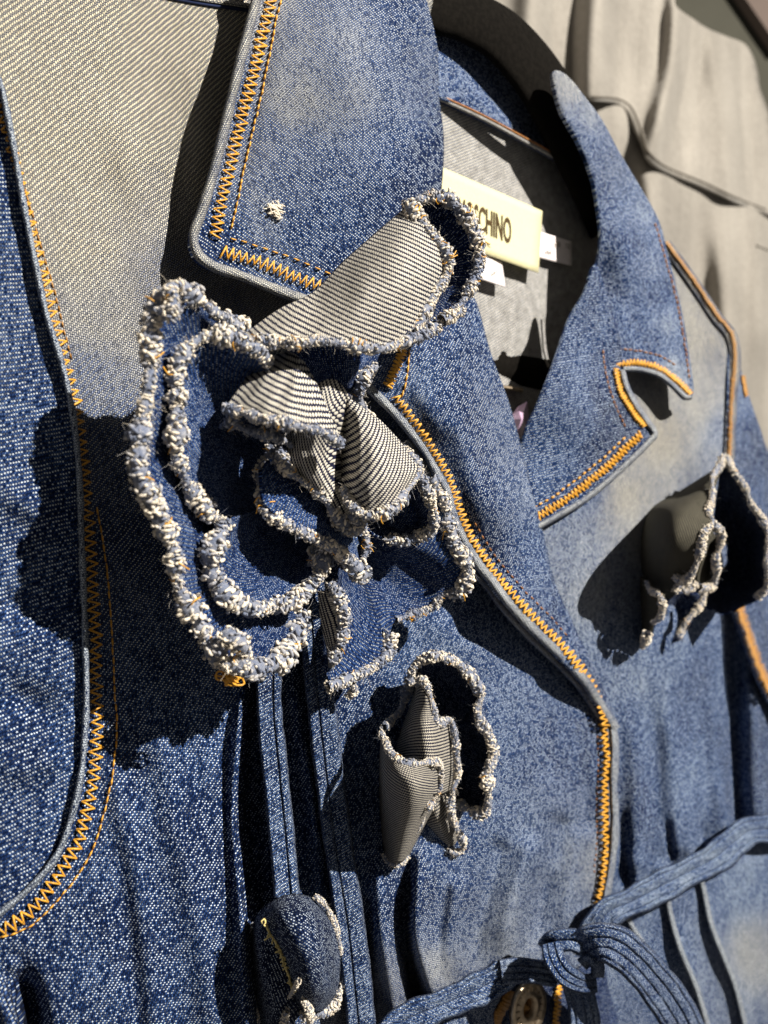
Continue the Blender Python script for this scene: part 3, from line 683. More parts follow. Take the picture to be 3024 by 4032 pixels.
# ---- right front (far side)
rb = tps([(2000, 1300, -.010), (2200, 1600, .004), (2500, 1500, .006), (2650, 1000, -.004), (2600, 2000, .008), (2900, 1500, -.002), (2300, 2400, .010), (2700, 2500, .012), (2900, 2200, .006), (2250, 3300, -.006), (2500, 3300, .008), (2800, 3200, .010), (2900, 2900, .004), (3050, 2500, .002), (3100, 3300, .006), (2500, 3900, .004), (2900, 3900, .010), (2250, 3900, -.006)])
rh = with_ridges(rb, [([(2470, 2700), (2500, 3000), (2520, 3400)], 0.0030, 33), ([(2560, 2640), (2580, 3000), (2590, 3380)], -0.0030, 28), ([(2640, 2700), (2660, 3000), (2680, 3330)], 0.0036, 39), ([(2750, 2620), (2770, 2950), (2780, 3300)], -0.0030, 28),
    ([(2830, 2700), (2840, 3000), (2850, 3250)], 0.0030, 33), ([(2880, 2300), (2885, 2900), (2905, 3300)], -.013, 42), ([(2960, 2600), (2990, 2900), (3010, 3200)], 0.0048, 44), ([(2440, 3100), (2450, 3300), (2470, 3480)], -0.0024, 24), ([(2480, 3300), (2500, 3440), (2520, 3560)], .0030, 16), ([(2530, 3200), (2560, 3400), (2580, 3540)], -.0032, 16), ([(2620, 3180), (2640, 3340), (2650, 3480)], -.0030, 15), ([(2700, 3100), (2715, 3300), (2725, 3440)], .0034, 18), ([(2750, 3150), (2765, 3300), (2775, 3400)], -.0034, 15), ([(2830, 3050), (2850, 3200), (2860, 3340)], .0034, 18), ([(2640, 3600), (2680, 3740), (2745, 3900), (2800, 4090)], .003, 34), ([(2772, 3510), (2850, 3770), (2945, 4090)], .003, 34), ([(2720, 1500), (2730, 1800), (2700, 1950)], .003, 40), ([(2800, 1300), (2800, 1700)], -0.0024, 39)])
rf_wear = [(2300, 1900, .55, .1), (2450, 1950, .92, .8), (2600, 1700, 1.05, .9), (2750, 1300, .95, .8), (2720, 1600, .95, .7), (2650, 1150, .9, .8), (2550, 2100, .95, .6), (2400, 2300, .85, .4), (2250, 2200, .78, .3), (2350, 2600, .72, .1), (2600, 2500, .66, 0), (2800, 2600, .60, 0), (2500, 2950, .55, 0), (2700, 3000, .58, 0), (2850, 3100, .55, 0), (2450, 3400, .55, 0), (2850, 1700, .75, .3), (3000, 2000, .3, 0), (3000, 3000, .25, 0), (2600, 3800, .62, 0), (2900, 3500, .72, 0), (2990, 3750, 1.0, .5), (2450, 3950, .6, .1), (2800, 3950, .7, .2), (2400, 3100, .4, 0)]
panel('front_panel', [(2000, 1800), (2120, 1640), (2240, 1440), (2360, 1200), (2400, 1000), (2480, 860), (2560, 840), (2621, 961), (2716, 1090), (2819, 1245), (2885, 1316), (2905, 1420), (2895, 1600), (2885, 1800), (2900, 2300), (2930, 2420), (2965, 2560), (3040, 2760), (3200, 2900), (3200, 4150), (2150, 4150), (2150, 3600), (2300, 2700), (2100, 2300), (1980, 1900)], rh, [M_DEN, M_LIN], dj, step=18, wear=rf_wear, rot=-6, label='paler front panel on the far side')
slh = with_ridges(tps([(2900, 1400, -.004), (3000, 1800, -.006), (3100, 2400, -.012), (2940, 2000, .000), (2960, 2500, .002), (3100, 3200, -.004)]), [([(2960, 1700), (2990, 2200), (3050, 2800)], .004, 50)])
panel('sleeve', [(2870, 1330), (2890, 1350), (2930, 1500), (2960, 1590), (2995, 1690), (3040, 1800), (3200, 2000), (3200, 3400), (3080, 3100), (3000, 2750), (2950, 2560), (2890, 2400), (2870, 1800)], slh, [M_DEN], dj, step=18, wear=[(2930, 1500, .6, .1), (2960, 1800, .30, 0), (3000, 2500, .42, 0), (3000, 2900, .3, 0)], rot=20, label='far sleeve')
sweep('seam_ridge', on(rh, [(2621, 961), (2716, 1090), (2819, 1245), (2879, 1322), (2895, 1421), (2882, 1569), (2872, 1810)], .0010), half_round(46, .0016), [M_DEN], dj, step=12, wear=.8, warm=.9)
zigzag(dj, [(2621, 953), (2716, 1082), (2819, 1237), (2879, 1312), (2893, 1421), (2880, 1569), (2870, 1830)], rh, 20, 12, r=2.4, lift=.0040, mat=M_OCH)
zigzag(dj, [(2905, 2380), (2942, 2491), (2985, 2620), (3040, 2740)], const(.012), 40, 12, r=3.0, lift=.004, mat=M_OCH)
sweep('seam_ridge', [(2895, 2370, .008), (2942, 2491, .008), (2985, 2620, .008), (3040, 2740, .008), (3100, 2830, .008)], half_round(66, .004), [M_DEN], dj, step=12, wear=.6, warm=.2)
zigzag(dj, [(2925, 1480), (2938, 1560)], slh, 14, 8, r=3.4, lift=.002, mat=M_OCH)

# far lapel and collar leaf
flh = tps([(2345, 1050, .010), (2240, 1250, .006), (2060, 1720, .004), (2130, 2000, .012), (2317, 1940, .014), (2582, 1702, .016), (2449, 1480, .014), (2300, 1600, .018), (2400, 1300, .014)])
fl = panel('lapel', [(2345, 1040), (2300, 1150), (2240, 1250), (2180, 1420), (2120, 1570), (2060, 1720), (2040, 1900), (2100, 2080), (2145, 2062), (2317, 1962), (2464, 1837), (2570, 1722), (2582, 1702), (2556, 1668), (2510, 1600), (2470, 1520), (2452, 1470), (2449, 1440), (2440, 1330), (2400, 1200)], flh, [M_DEN, M_LIN], dj, step=13, th=.002,
      wear=[(2300, 1250, .42, .1), (2200, 1500, .50, .1), (2150, 1750, .45, 0), (2300, 1650, .46, .1), (2420, 1600, .12, 0), (2380, 1760, .12, 0), (2250, 1880, .4, 0), (2400, 1350, .35, 0), (2350, 1420, .42, .1)], rot=-30, label='far lapel')
sweep('folded_edge', on(flh, [(2095, 2085), (2145, 2060), (2317, 1957), (2464, 1830), (2560, 1735), (2578, 1705), (2545, 1655), (2500, 1590), (2464, 1515), (2450, 1455)], -.001), half_round(26, .003, base=-.002), [M_DEN], fl, step=9, wear=1.0, warm=.5)
zigzag(fl, [(2105, 2040), (2132, 2025), (2230, 1965), (2317, 1898), (2395, 1835), (2464, 1765), (2525, 1708)], flh, 30, 17, r=3.4, lift=.0012, mat=M_ORG)
running(fl, [(2100, 2000), (2200, 1940), (2317, 1850), (2395, 1785), (2470, 1712)], flh, 14, 12, r=4.4)
zigzag(fl, [(2538, 1680), (2505, 1640), (2470, 1590), (2440, 1530), (2425, 1450)], flh, 22, 12, r=3.0, lift=.0016)
running(fl, [(2462, 1680), (2425, 1600), (2398, 1520), (2380, 1440), (2374, 1375)], flh, 14, 6, r=3.0, mat=M_BRN)
fch = with_ridges(tps([(2180, 290, .002), (2280, 560, .003), (2350, 800, .003), (2345, 1050, .004), (2440, 1400, .012), (2700, 1550, .018), (2640, 1100, .010), (2560, 850, .003), (2450, 620, .001), (2370, 470, .000), (2480, 1000, .012), (2560, 1300, .014)]),
    [([(2400, 700), (2450, 950), (2500, 1250)], .0025, 70)])
fc = panel('collar', [(2180, 290), (2215, 285), (2260, 325), (2310, 390), (2370, 470), (2440, 600), (2500, 700), (2590, 858), (2625, 980), (2660, 1116), (2690, 1250), (2715, 1400), (2732, 1530), (2722, 1566), (2700, 1570), (2650, 1520), (2597, 1478), (2520, 1455), (2449, 1455), (2430, 1380), (2420, 1280), (2370, 1180), (2345, 1110), (2345, 1050), (2362, 940), (2355, 810), (2335, 700), (2280, 560), (2210, 430)], fch, [M_DEN, M_LIN], dj, step=13, th=.002,
      wear=[(2230, 340, .85, .6), (2330, 470, .72, .4), (2420, 650, .60, .3), (2380, 800, .40, .1), (2500, 850, .62, .2), (2450, 1000, .35, 0), (2560, 1050, .60, .2), (2400, 1120, .2, 0), (2500, 1250, .50, 0), (2620, 1280, .72, .2), (2660, 1450, .9, .2), (2560, 1380, .4, 0), (2300, 560, .5, .2), (2600, 1150, .3, 0), (2680, 1350, .55, .1)], rot=40, label='far collar leaf')
sweep('folded_edge', on(fch, [(2722, 1560), (2700, 1562), (2650, 1516), (2597, 1476), (2520, 1454), (2456, 1452)], -.001), half_round(24, .003, base=-.002), [M_DEN], fc, step=9, wear=1.0, warm=.5)
zigzag(fc, [(2425, 1436), (2501, 1428), (2560, 1438), (2597, 1450), (2671, 1503), (2720, 1552)], fch, 24, 13, r=3.2, lift=.0016)
running(fc, [(2376, 1368), (2464, 1375), (2530, 1384), (2597, 1402), (2670, 1440)], fch, 14, 6, r=3.0, mat=M_BRN)
running(fc, [(2580, 880), (2615, 1000), (2650, 1120), (2678, 1250), (2700, 1380), (2716, 1500)], fch, 16, 5, r=3.4, mat=M_BRN)
V, F = tube(W(*np.array(on(fch, [(2330, 1080), (2362, 1180), (2420, 1265), (2438, 1340), (2445, 1440)], .0012)).T), .0007, 5)
new_obj('seam', V, F, M_NAVY, fc)

# ---- inside of the neck
nh = with_ridges(tps([(1700, 300, -.0150), (2200, 600, -.0249), (2350, 900, -.0220), (2250, 1500, -.0220), (1900, 1500, -.0180), (1700, 1200, -.0150), (1900, 800, -.0230)]), [([(1975, 1130), (1985, 1300), (1975, 1500)], -.002, 10), ([(2030, 1060), (2045, 1200), (2040, 1300)], .0012, 8)])
panel('back_lining', [(1560, 300), (1740, 395), (1900, 470), (2060, 555), (2210, 640), (2300, 760), (2420, 1000), (2400, 1400), (2300, 1700), (2100, 2000), (1800, 1900), (1560, 1400)], nh, [M_LIN], dj, step=20, rot=30, label='pale grey inside of the jacket back')
sh_ = with_ridges(tps([(1680, 100, -.0180), (1740, 395, -.0120), (2000, 300, -.0259), (2210, 640, -.0220), (2320, 800, -.0140), (2200, 450, -.0280)]), [([(1760, 300), (1860, 380), (2000, 480), (2120, 560)], .002, 30)])
panel('collar_stand', [(1600, 60), (1760, 120), (1920, 180), (2060, 290), (2180, 440), (2300, 600), (2400, 860), (2300, 780), (2215, 636), (2060, 548), (1900, 462), (1740, 388), (1600, 330)], sh_, [M_DEN], dj, step=16, wear=[(1750, 350, .62, .1), (1850, 400, .32, 0), (1950, 470, .6, .1), (2100, 540, .35, 0), (2200, 600, .45, 0)], rot=60, label='blue inner collar band')
NS = [(1660, 352), (1740, 390), (1900, 464), (2060, 550), (2212, 638), (2300, 740)]
sweep('seam_ridge', [(x, y, -.0155) for x, y in NS], half_round(20, .0020), [M_LIN], dj, step=10)
V, F = tube(W(*np.array([(x + 3, y + 12, -.0162) for x, y in cr(NS, step=20)]).T), .0009, 5); new_obj('seam', V, F, M_NAVY, dj)
V, F = tube(W(*np.array([(x, y - 11, -.0135) for x, y in cr(NS, step=20)]).T), .00045, 5); new_obj('topstitching', V, F, M_BRN, dj)

# brand label, with its lettering, size tab and care tag
def quad_panel(name, q, h0, mat, parent, bulge=.002, th=.0005, nu=14, nv=10, **kw):
    G = np.zeros((nv, nu, 3)); q = np.array(q, float)
    for j, v in enumerate(np.linspace(0, 1, nv)):
        for i, u in enumerate(np.linspace(0, 1, nu)):
            p = q[0] * (1 - u) * (1 - v) + q[1] * u * (1 - v) + q[2] * u * v + q[3] * (1 - u) * v
            G[j, i] = (p[0], p[1], h0 + bulge * (math.sin(u * 3.1) * .5 + v * v))
    V = W(G[..., 0], G[..., 1], G[..., 2]).reshape(-1, 3); F = camface(V, grid_faces(nv, nu))
    o = new_obj(name, V, F, [mat], parent, **kw); solid(o, th, back=False); return o
LQ = [(1655, 620), (2136, 831), (2121, 1074), (1655, 905)]
label = quad_panel('brand_label', LQ, -.0165, M_LABEL, dj, label='cream woven label')
def letters(text, origin, ux, uy, h, parent, name='lettering', size=1.0, mat=M_INK, xs=1.0, off=0.0):
    """flat lettering: origin/ux/uy in traced coordinates (start, advance per em, up per em)"""
    cu = bpy.data.curves.new(name, 'FONT'); cu.body = text; cu.size = 1.0; cu.extrude = 0; cu.resolution_u = 3; cu.offset = off; cu.space_character = 1.0
    to = bpy.data.objects.new(name, cu); COL.objects.link(to)
    dg = bpy.context.evaluated_depsgraph_get(); dg.update()
    me = bpy.data.meshes.new_from_object(to.evaluated_get(dg)); bpy.data.objects.remove(to)
    V = np.array([v.co[:] for v in me.vertices]); F = [tuple(p.vertices) for p in me.polygons]
    X = origin[0] + V[:, 0] * ux[0] + V[:, 1] * uy[0]; Y = origin[1] + V[:, 0] * ux[1] + V[:, 1] * uy[1]
    hv = h(X, Y) if callable(h) else np.full(len(X), h)
    return new_obj(name, W(X, Y, hv), F, mat, parent, smooth=False)
lz = lambda x, y: -.0165 + .0010 * np.sin(np.clip((x - 1655) / 480, 0, 1) * 3.1) + .0020 * np.clip((y - (620 + (x - 1655) * .44)) / 265, 0, 1) ** 2 + .00035
letters('MOSCHINO', (1803, 872), (39.5, 16.4), (1, -138), lz, label, off=.022)
letters('CHEAP AND CHIC', (1838, 932), (11.4, 5.2), (1, -22), lz, label, off=.015)
tab = quad_panel('size_tab', [(2105, 906), (2249, 950), (2252, 1046), (2105, 1008)], -.0185, M_WHITE, dj, bulge=.001, label='white size tab beside the label')
letters('I', (2156, 965), (26, 6), (1, -34), -.0169, tab); letters('44', (2148, 1000), (24, 6), (1, -30), -.0166, tab); letters('38', (2182, 968), (24, 6), (1, -30), -.0169, tab)
letters('10', (2224, 976), (20, 6), (1, -30), -.0169, tab)
ct = quad_panel('care_tag', [(1860, 990), (1976, 1032), (1991, 1130), (1860, 1085)], -.0160, M_WHITE, dj, bulge=.002, label='small white care tag under the label')
letters('X', (1930, 1085), (44, 16), (1, -44), -.0133, ct, mat=M_GREY)

# ---- skirt of the jacket below the tie belt
skh = with_ridges(tps([(1500, 4000, .002), (2000, 3900, .006), (2300, 3950, .008), (1900, 4200, .004)]), [])
panel('skirt_panel', [(1640, 3940), (1850, 3880), (1990, 3850), (1972, 3930), (1945, 3990), (1930, 4150), (1640, 4150)], const(.009), [M_DEN], dj, step=14, wear=[(1750, 3980, .55, .1), (1900, 3950, .7, .2)], rot=10, label='front panel just below the belt')
panel('button_stand', [(1960, 3830), (2320, 3800), (2400, 3900), (2400, 4150), (1900, 4150)], const(.005), [M_DARK], dj, step=16, wear=[(2000, 4000, .05, 0), (2300, 4000, .25, 0)], rot=0, label='dark button stand')
zigzag(dj, [(1935, 4060), (1960, 4000), (1990, 3945), (2010, 3905)], const(.0062), 34, 9, r=6, mat=M_OCH)
zigzag(dj, [(2185, 4060), (2192, 3980), (2200, 3880)], const(.0062), 24, 16, r=4)

# metal button: dished rim, raised ring and hollow centre
def lathe(name, c, prof, mat, parent, seg=48, **kw):
    ctr = W(*c); nrm = np.array([PB, -1, 0.12]); nrm /= np.linalg.norm(nrm)
    a = np.cross(nrm, [0, 0, 1]); a /= np.linalg.norm(a); b = np.cross(a, nrm)
    V = []; 
    for k in range(seg):
        t = 2 * math.pi * k / seg
        for r, z in prof:
            V.append(ctr + (a * math.cos(t) + b * math.sin(t)) * r + nrm * z)
    m = len(prof); F = []
    for k in range(seg):
        for j in range(m - 1):
            F.append((k * m + j, ((k + 1) % seg) * m + j, ((k + 1) % seg) * m + j + 1, k * m + j + 1))
    V = np.array(V); F = camface(V, np.array(F)); return new_obj(name, V, F, mat, parent, **kw)
BC = (2082, 3968, .016); BR = .0105
btn = lathe('button', BC, [(BR * .30, -.0014), (BR * .34, .0002), (BR * .42, .0010), (BR * .52, .0006), (BR * .80, .0004), (BR * .94, .0012), (BR, .0006), (BR * .98, -.0012), (BR * .5, -.003)], M_METAL, dj, label='round antique metal shank button')
lathe('button_centre', BC, [(0, .0004), (BR * .06, .0003), (BR * .12, -.0003), (BR * .2, -.0012), (BR * .31, -.0013)], M_HOLE, btn)
mb = MB()   # worn raised characters round the rim
for k in range(18):
    t = 2 * math.pi * k / 18 + .15; nrm = np.array([PB, -1, 0.12]); nrm /= np.linalg.norm(nrm); a = np.cross(nrm, [0, 0, 1]); a /= np.linalg.norm(a); b = np.cross(a, nrm); e = a * math.cos(t) + b * math.sin(t)
    c0 = W(*BC) + e * BR * .60 + nrm * .0006; c1 = W(*BC) + e * BR * .74 + nrm * .0006
    V, F = tube(np.array([c0, (c0 + c1) / 2 + nrm * .0001, c1]), .00028, 5); mb.add(V, F)
mb.build('raised_marks', M_METAL, btn, kind='stuff')

# pin tucks on the far skirt
for a in ([(2620, 3480), (2640, 3600), (2680, 3740), (2745, 3900), (2800, 4090)], [(2745, 3400), (2772, 3510), (2800, 3640), (2850, 3770), (2900, 3900), (2945, 4090)], [(2450, 3560), (2490, 3650), (2560, 3760)]):
    sweep('pin_tuck', on(rh, a, .0006), half_round(24, .0030, base=-.003), [M_DEN], dj, step=12, wear=1.25, warm=.35, rot=10)

# ================================================================== TIE BELT
tb = thing('tie_belt', 'blue denim tie belt knotted over the front opening at the waist', 'belt', W(2260, 3800, .01))
sec = ribbed(132, .0034, (.2, .5, .8))
b1 = sweep('band', [(1480, 4120, .010), (1600, 4020, .011), (1700, 3975, .013), (1850, 3912, .015), (1950, 3862, .017), (1992, 3826, .018)], sec, [M_DEN], tb, step=9, wear=.62, warm=0, wob=.07, puck=.0003, label='left half of the band')
sweep('band', [(1975, 3830, .020), (2040, 3822, .018), (2110, 3826, .017), (2200, 3838, .018)], ribbed(104, .0034, (.3, .55, .8)), [M_DEN], tb, step=8, wear=0.64, warm=.1, wob=.04)
sweep('band', [(2330, 3700, .012), (2390, 3600, .016), (2500, 3545, .018), (2630, 3478, .019), (2730, 3425, .019), (2820, 3378, .019), (2900, 3310, .019), (2966, 3270, .018), (3120, 3262, .016)], ribbed(124, .0040, (.2, .5, .8)), [M_DEN], tb, step=8, wear=.72, warm=0, wob=.07, puck=.0004, label='band on the far side of the waist')
# knot: a wrap that goes over and through, two visible turns and a core
knot = sweep('knot', [(2152, 3745, .020), (2180, 3712, .028), (2235, 3700, .032), (2290, 3712, .034), (2340, 3760, .030)], ribbed(92, .0060, (.5,)), [M_DEN], tb, step=6, wear=0.63, warm=0, wob=.06)
sweep('knot_turn', [(2168, 3712, .030), (2185, 3775, .036), (2225, 3835, .038), (2290, 3872, .036), (2350, 3868, .028)], ribbed(84, .0060, (.35, .7)), [M_DEN], knot, step=6, wear=0.44, warm=0, wob=.06)
sweep('knot_turn', [(2290, 3800, .030), (2320, 3775, .036), (2352, 3800, .036), (2352, 3850, .030)], half_round(56, .0060), [M_DEN], knot, step=6, wear=0.73, warm=.1)
sweep('loop', [(2285, 3740, .034), (2345, 3712, .042), (2420, 3722, .046), (2500, 3780, .048), (2580, 3868, .047), (2650, 3965, .045), (2720, 4090, .042)], ribbed(160, .0040, (.14, .38, .62, .86)), [M_DEN], tb, step=8, puck=.0002, wear=.50, warm=.1, wob=.03, label='broad end of the bow')
sweep('tail', [(2262, 3850, .030), (2285, 3920, .026), (2300, 4000, .023), (2308, 4100, .022)], ribbed(118, .0044, (.22, .45, .78)), [M_DEN], tb, step=8, wear=0.68, warm=0, wob=.04, label='end hanging straight down')

# ================================================================== HANGER
hg = thing('clothes_hanger', 'black flocked clothes hanger inside the neck of the denim jacket', 'hanger', W(2000, 300, -.0180))
sweep('hanger_arm', [(1560, -170, -.0140), (1700, 10, -.0140), (1830, 60, -.0140), (1960, 130, -.0140), (2070, 240, -.0140), (2160, 370, -.0140), (2260, 560, -.0144), (2360, 760, -.0148), (2420, 900, -.0220)],
      [(-105, -.001), (-98, .003), (-60, .005), (0, .006), (60, .005), (98, .003), (105, -.001), (60, -.003), (-60, -.003)], [M_HANG], hg, step=14)
sweep('hanger_bar', [(1800, 1425, -.0240), (1950, 1440, -.0240), (2100, 1468, -.0240), (2300, 1500, -.0240)], [(-70, -.003), (-60, .004), (0, .006), (60, .004), (70, -.003), (0, -.006)], [M_HANG], hg, step=14)
sweep('bar_highlight', [(1940, 1520, -.0180), (2010, 1528, -.0180), (2060, 1536, -.0180)], half_round(16, .003), [M_METAL], hg, step=8)  # metal strip standing in for the grey highlight below the bar
sweep('neck_shade_strip', [(1900, 1640, -.0280), (2050, 1650, -.0280), (2250, 1660, -.0280)], [(-110, -.003), (-100, .003), (0, .005), (100, .003), (110, -.003), (0, -.006)], [M_HANG], hg, step=14)  # broad black strip added for the shaded inside of the open front
# faceted lilac pendant
pc = [(2004, 1650), (2040, 1600), (2076, 1580), (2082, 1640), (2078, 1690), (2045, 1745), (2020, 1760)]
base = W(*np.array([(x, y, -.006) for x, y in pc]).T); apex = W(2052, 1650, .004); ap2 = W(2040, 1690, -.012)
V = np.vstack([base, apex[None], ap2[None]]); k = len(pc)
F = [(i, (i + 1) % k, k) for i in range(k)] + [((i + 1) % k, i, k + 1) for i in range(k)]
o = new_obj('crystal_pendant', V, F, M_LILAC, None, smooth=False)
tag(o, 'lilac and white faceted crystal pendant hanging inside the open front below the hanger bar', 'pendant')

# ================================================================== LARGE FABRIC FLOWER
fl1 = thing('fabric_flower', 'largest denim flower with blue and striped petals, pinned between near collar and lapel', 'flower', W(1250, 1950, .005), 'denim flowers pinned to the jacket')
CA = (1180, 1900)
rimA = [(975, 1330, .028), (930, 1285, .034), (850, 1235, .040), (775, 1175, .045), (705, 1135, .048), (640, 1165, .048), (598, 1250, .047), (592, 1400, .046), (588, 1500, .046), (572, 1600, .046), (552, 1700, .046), (545, 1790, .046), (552, 1880, .046), (592, 1955, .045), (622, 2030, .044), (655, 2100, .043), (682, 2170, .042), (694, 2250, .041), (712, 2330, .040), (755, 2410, .038), (795, 2480, .037), (835, 2560, .036), (890, 2620, .036), (960, 2635, .034), (1040, 2625, .032), (1105, 2590, .030), (1140, 2540, .028), (1168, 2480, .026), (1185, 2420, .024), (1195, 2370, .020)]
PROF = [(0, 1.0), (.05, .97), (.14, .88), (.28, .66), (.50, .30), (.82, .06)]
pA = bowl('petal', rimA, CA, PROF, [M_DARK, M_REV], fl1, nu=150, wear=.42, warm=0, rot=15, wrinkle=.0006, label='large outer left petal')
fray(pA, rimA[:-1], r=36, cream=.60)
# thick rolled clumps in the rim
fray(pA, [(850, 2560, .042), (900, 2500, .046), (940, 2530, .047), (970, 2580, .046), (930, 2620, .044), (870, 2600, .042)], r=30, cream=.52, orange=.05)
fray(pA, [(620, 1180, .048), (660, 1150, .052), (690, 1180, .053), (670, 1230, .052), (630, 1230, .050)], r=28, cream=.52, orange=.05)
mo = MB()
for _ in range(16):
    p = np.array([(905 + rng.normal() * 22, 2665 + rng.normal() * 16, .040) for _ in range(4)]); Q = cr(p, n=12); V, F = tube(W(Q[:, 0], Q[:, 1], Q[:, 2] + rng.normal() * .001), .00028, 5); mo.add(V, F)
mo.build('knotted_thread', M_ORG, pA, kind='stuff')
CB = (1230, 1930)
rimB = [(1062, 1470, .044), (1045, 1410, .048), (1000, 1368, .050), (930, 1338, .050), (860, 1320, .049), (795, 1330, .048), (742, 1370, .047), (705, 1425, .046), (692, 1490, .045), (690, 1560, .045), (695, 1640, .045), (695, 1710, .045), (695, 1780, .044), (712, 1845, .043), (742, 1910, .041), (780, 1970, .039), (822, 2020, .037), (868, 2052, .035), (895, 2075, .034)]
PROFB = [(0, 1.0), (.06, .96), (.16, .86), (.32, .62), (.55, .28), (.85, .06)]
pB = bowl('petal', rimB, CB, PROFB, [M_DARK, M_REV], fl1, nu=130, hc=.012, wear=.48, warm=0, rot=8, wrinkle=.0006, label='inner left petal')
fray(pB, rimB, r=32, cream=.62)
rimC = [(882, 2052, .037), (858, 2120, .039), (832, 2180, .039), (832, 2245, .038), (862, 2310, .037), (925, 2368, .036), (1000, 2396, .034), (1070, 2385, .032), (1140, 2372, .032), (1195, 2335, .033), (1240, 2285, .034), (1270, 2230, .034), (1262, 2180, .030), (1250, 2140, .024)]
pC = bowl('petal', rimC, CB, PROFB, [M_DARK, M_REV], fl1, nu=130, hc=.011, wear=.44, warm=0, rot=-14, wrinkle=.0006, label='lower petal of the inner ring')
fray(pC, rimC, r=32, cream=.58)
# striped centre petals
pE1 = patch('petal', [[(1020, 1420, .036), (1090, 1395, .042), (1150, 1388, .046), (1200, 1425, .046)], [(955, 1505, .040), (1060, 1490, .050), (1170, 1500, .055), (1255, 1525, .052)], [(905, 1575, .044), (1030, 1585, .056), (1170, 1595, .061), (1295, 1620, .056)], [(885, 1608, .046), (1030, 1648, .058), (1180, 1672, .064), (1345, 1728, .056)]],
    [M_REV, M_DARK], fl1, nu=60, nv=34, plane=-7, wrinkle=.0004, label='striped reverse side petal folded over the centre')
fray(pE1, [(885, 1608, .046), (960, 1625, .052), (1030, 1650, .058), (1110, 1665, .062), (1190, 1682, .064), (1270, 1702, .060), (1340, 1745, .055)], r=22, cream=.45)
pE3 = patch('petal', [[(1135, 1640, .034), (1200, 1560, .044), (1270, 1500, .050), (1330, 1500, .050), (1385, 1572, .048)], [(1128, 1740, .036), (1195, 1700, .044), (1270, 1660, .052), (1330, 1640, .048), (1378, 1650, .040)], [(1140, 1820, .040), (1205, 1790, .046), (1280, 1780, .047), (1335, 1750, .040), (1372, 1740, .034)],
    [(1200, 1900, .041), (1245, 1880, .046), (1300, 1865, .044), (1345, 1840, .036), (1370, 1830, .032)], [(1290, 1975, .042), (1315, 1965, .043), (1340, 1950, .040), (1360, 1935, .036), (1372, 1925, .032)], [(1370, 2085, .036), (1388, 2090, .038), (1402, 2086, .038), (1414, 2078, .036), (1422, 2066, .032)]],
    [M_REV, M_DARK], fl1, nu=60, nv=60, plane=-66, wrinkle=.0003, label='striped petal twisting down from the centre')
fray(pE3, [(1105, 1770, .038), (1125, 1840, .041), (1185, 1890, .042), (1240, 1920, .042), (1280, 1962, .042), (1310, 2015, .041), (1345, 2060, .040), (1390, 2098, .038), (1420, 2080, .035), (1418, 2045, .034)], r=23, cream=.60)
fray(pE3, [(1360, 2030, .040), (1392, 2040, .043), (1410, 2070, .042), (1385, 2095, .041)], r=24, cream=.62, orange=0)
pE4 = patch('petal', [[(1345, 1545, .047), (1385, 1572, .048), (1440, 1612, .044), (1500, 1655, .038)], [(1352, 1690, .040), (1420, 1690, .049), (1500, 1705, .049), (1572, 1732, .040)], [(1342, 1820, .037), (1430, 1815, .052), (1530, 1805, .055), (1632, 1815, .044)], [(1350, 1925, .042), (1440, 1925, .056), (1550, 1895, .058), (1652, 1850, .048)], [(1385, 1985, .046), (1450, 2030, .054), (1545, 1998, .056), (1622, 1925, .050)]],
    [M_REV, M_DARK], fl1, nu=60, nv=46, plane=48, wrinkle=.0003, label='striped rounded petal right of the centre')
fray(pE4, [(1352, 1925, .044), (1372, 1968, .048), (1400, 2003, .052), (1450, 2030, .054), (1505, 2020, .056), (1558, 1990, .056), (1590, 1945, .054), (1625, 1900, .050), (1650, 1855, .048)], r=24, cream=.64, orange=.08)
pD = patch('petal', [[(1110, 1780, .034), (1230, 1900, .035), (1330, 2020, .034), (1405, 2150, .030)], [(1070, 1805, .037), (1170, 1950, .038), (1290, 2070, .037), (1415, 2200, .032)], [(1030, 1850, .040), (1050, 1990, .041), (1190, 2092, .041), (1340, 2190, .038), (1442, 2282, .032)]],
    [M_DARK, M_REV], fl1, nu=60, nv=30, wear=.46, warm=0, rot=25, wrinkle=.0004, label='small blue petal below the centre')
fray(pD, [(1075, 1800, .030), (1038, 1845, .034), (1034, 1920, .036), (1040, 1980, .038), (1075, 2030, .039), (1130, 2068, .040), (1190, 2095, .040), (1260, 2130, .039), (1330, 2165, .038), (1385, 2215, .036), (1425, 2265, .034)], r=27, cream=.60, orange=.6)
fray(pD, [(1330, 2190, .034), (1375, 2240, .033), (1410, 2285, .031), (1440, 2290, .030), (1448, 2250, .031)], r=22, cream=.55)
fray(fl1, [(892, 1650, .040), (960, 1688, .042), (1050, 1712, .042), (1120, 1735, .040), (1150, 1760, .040)], r=24, cream=.36, orange=.1)
fray(fl1, [(1075, 1760, .034), (1060, 1800, .034), (1090, 1830, .036), (1135, 1815, .038)], r=24, cream=.40, orange=.1)
fray(fl1, [(1225, 2230, .030), (1245, 2180, .030), (1250, 2130, .028)], r=24, cream=.5, orange=.1)
rimF = [(1590, 1760, .036), (1640, 1830, .044), (1665, 1890, .046), (1690, 1960, .045), (1708, 2030, .042), (1700, 2085, .038), (1645, 2115, .034), (1580, 2130, .032), (1510, 2120, .030), (1450, 2085, .028), (1430, 2040, .026)]
pF = bowl('petal', rimF, (1500, 1960), PROFB, [M_DARK, M_REV], fl1, hc=.016, wear=.15, warm=0, nu=90, label='dark cupped petal behind the striped one')
fray(pF, rimF[:9], r=21, cream=.56, orange=.1)
fray(fl1, [(1432, 2060, .028), (1440, 2110, .028), (1446, 2160, .028), (1430, 2200, .028)], r=16, cream=.5, orange=1.2)
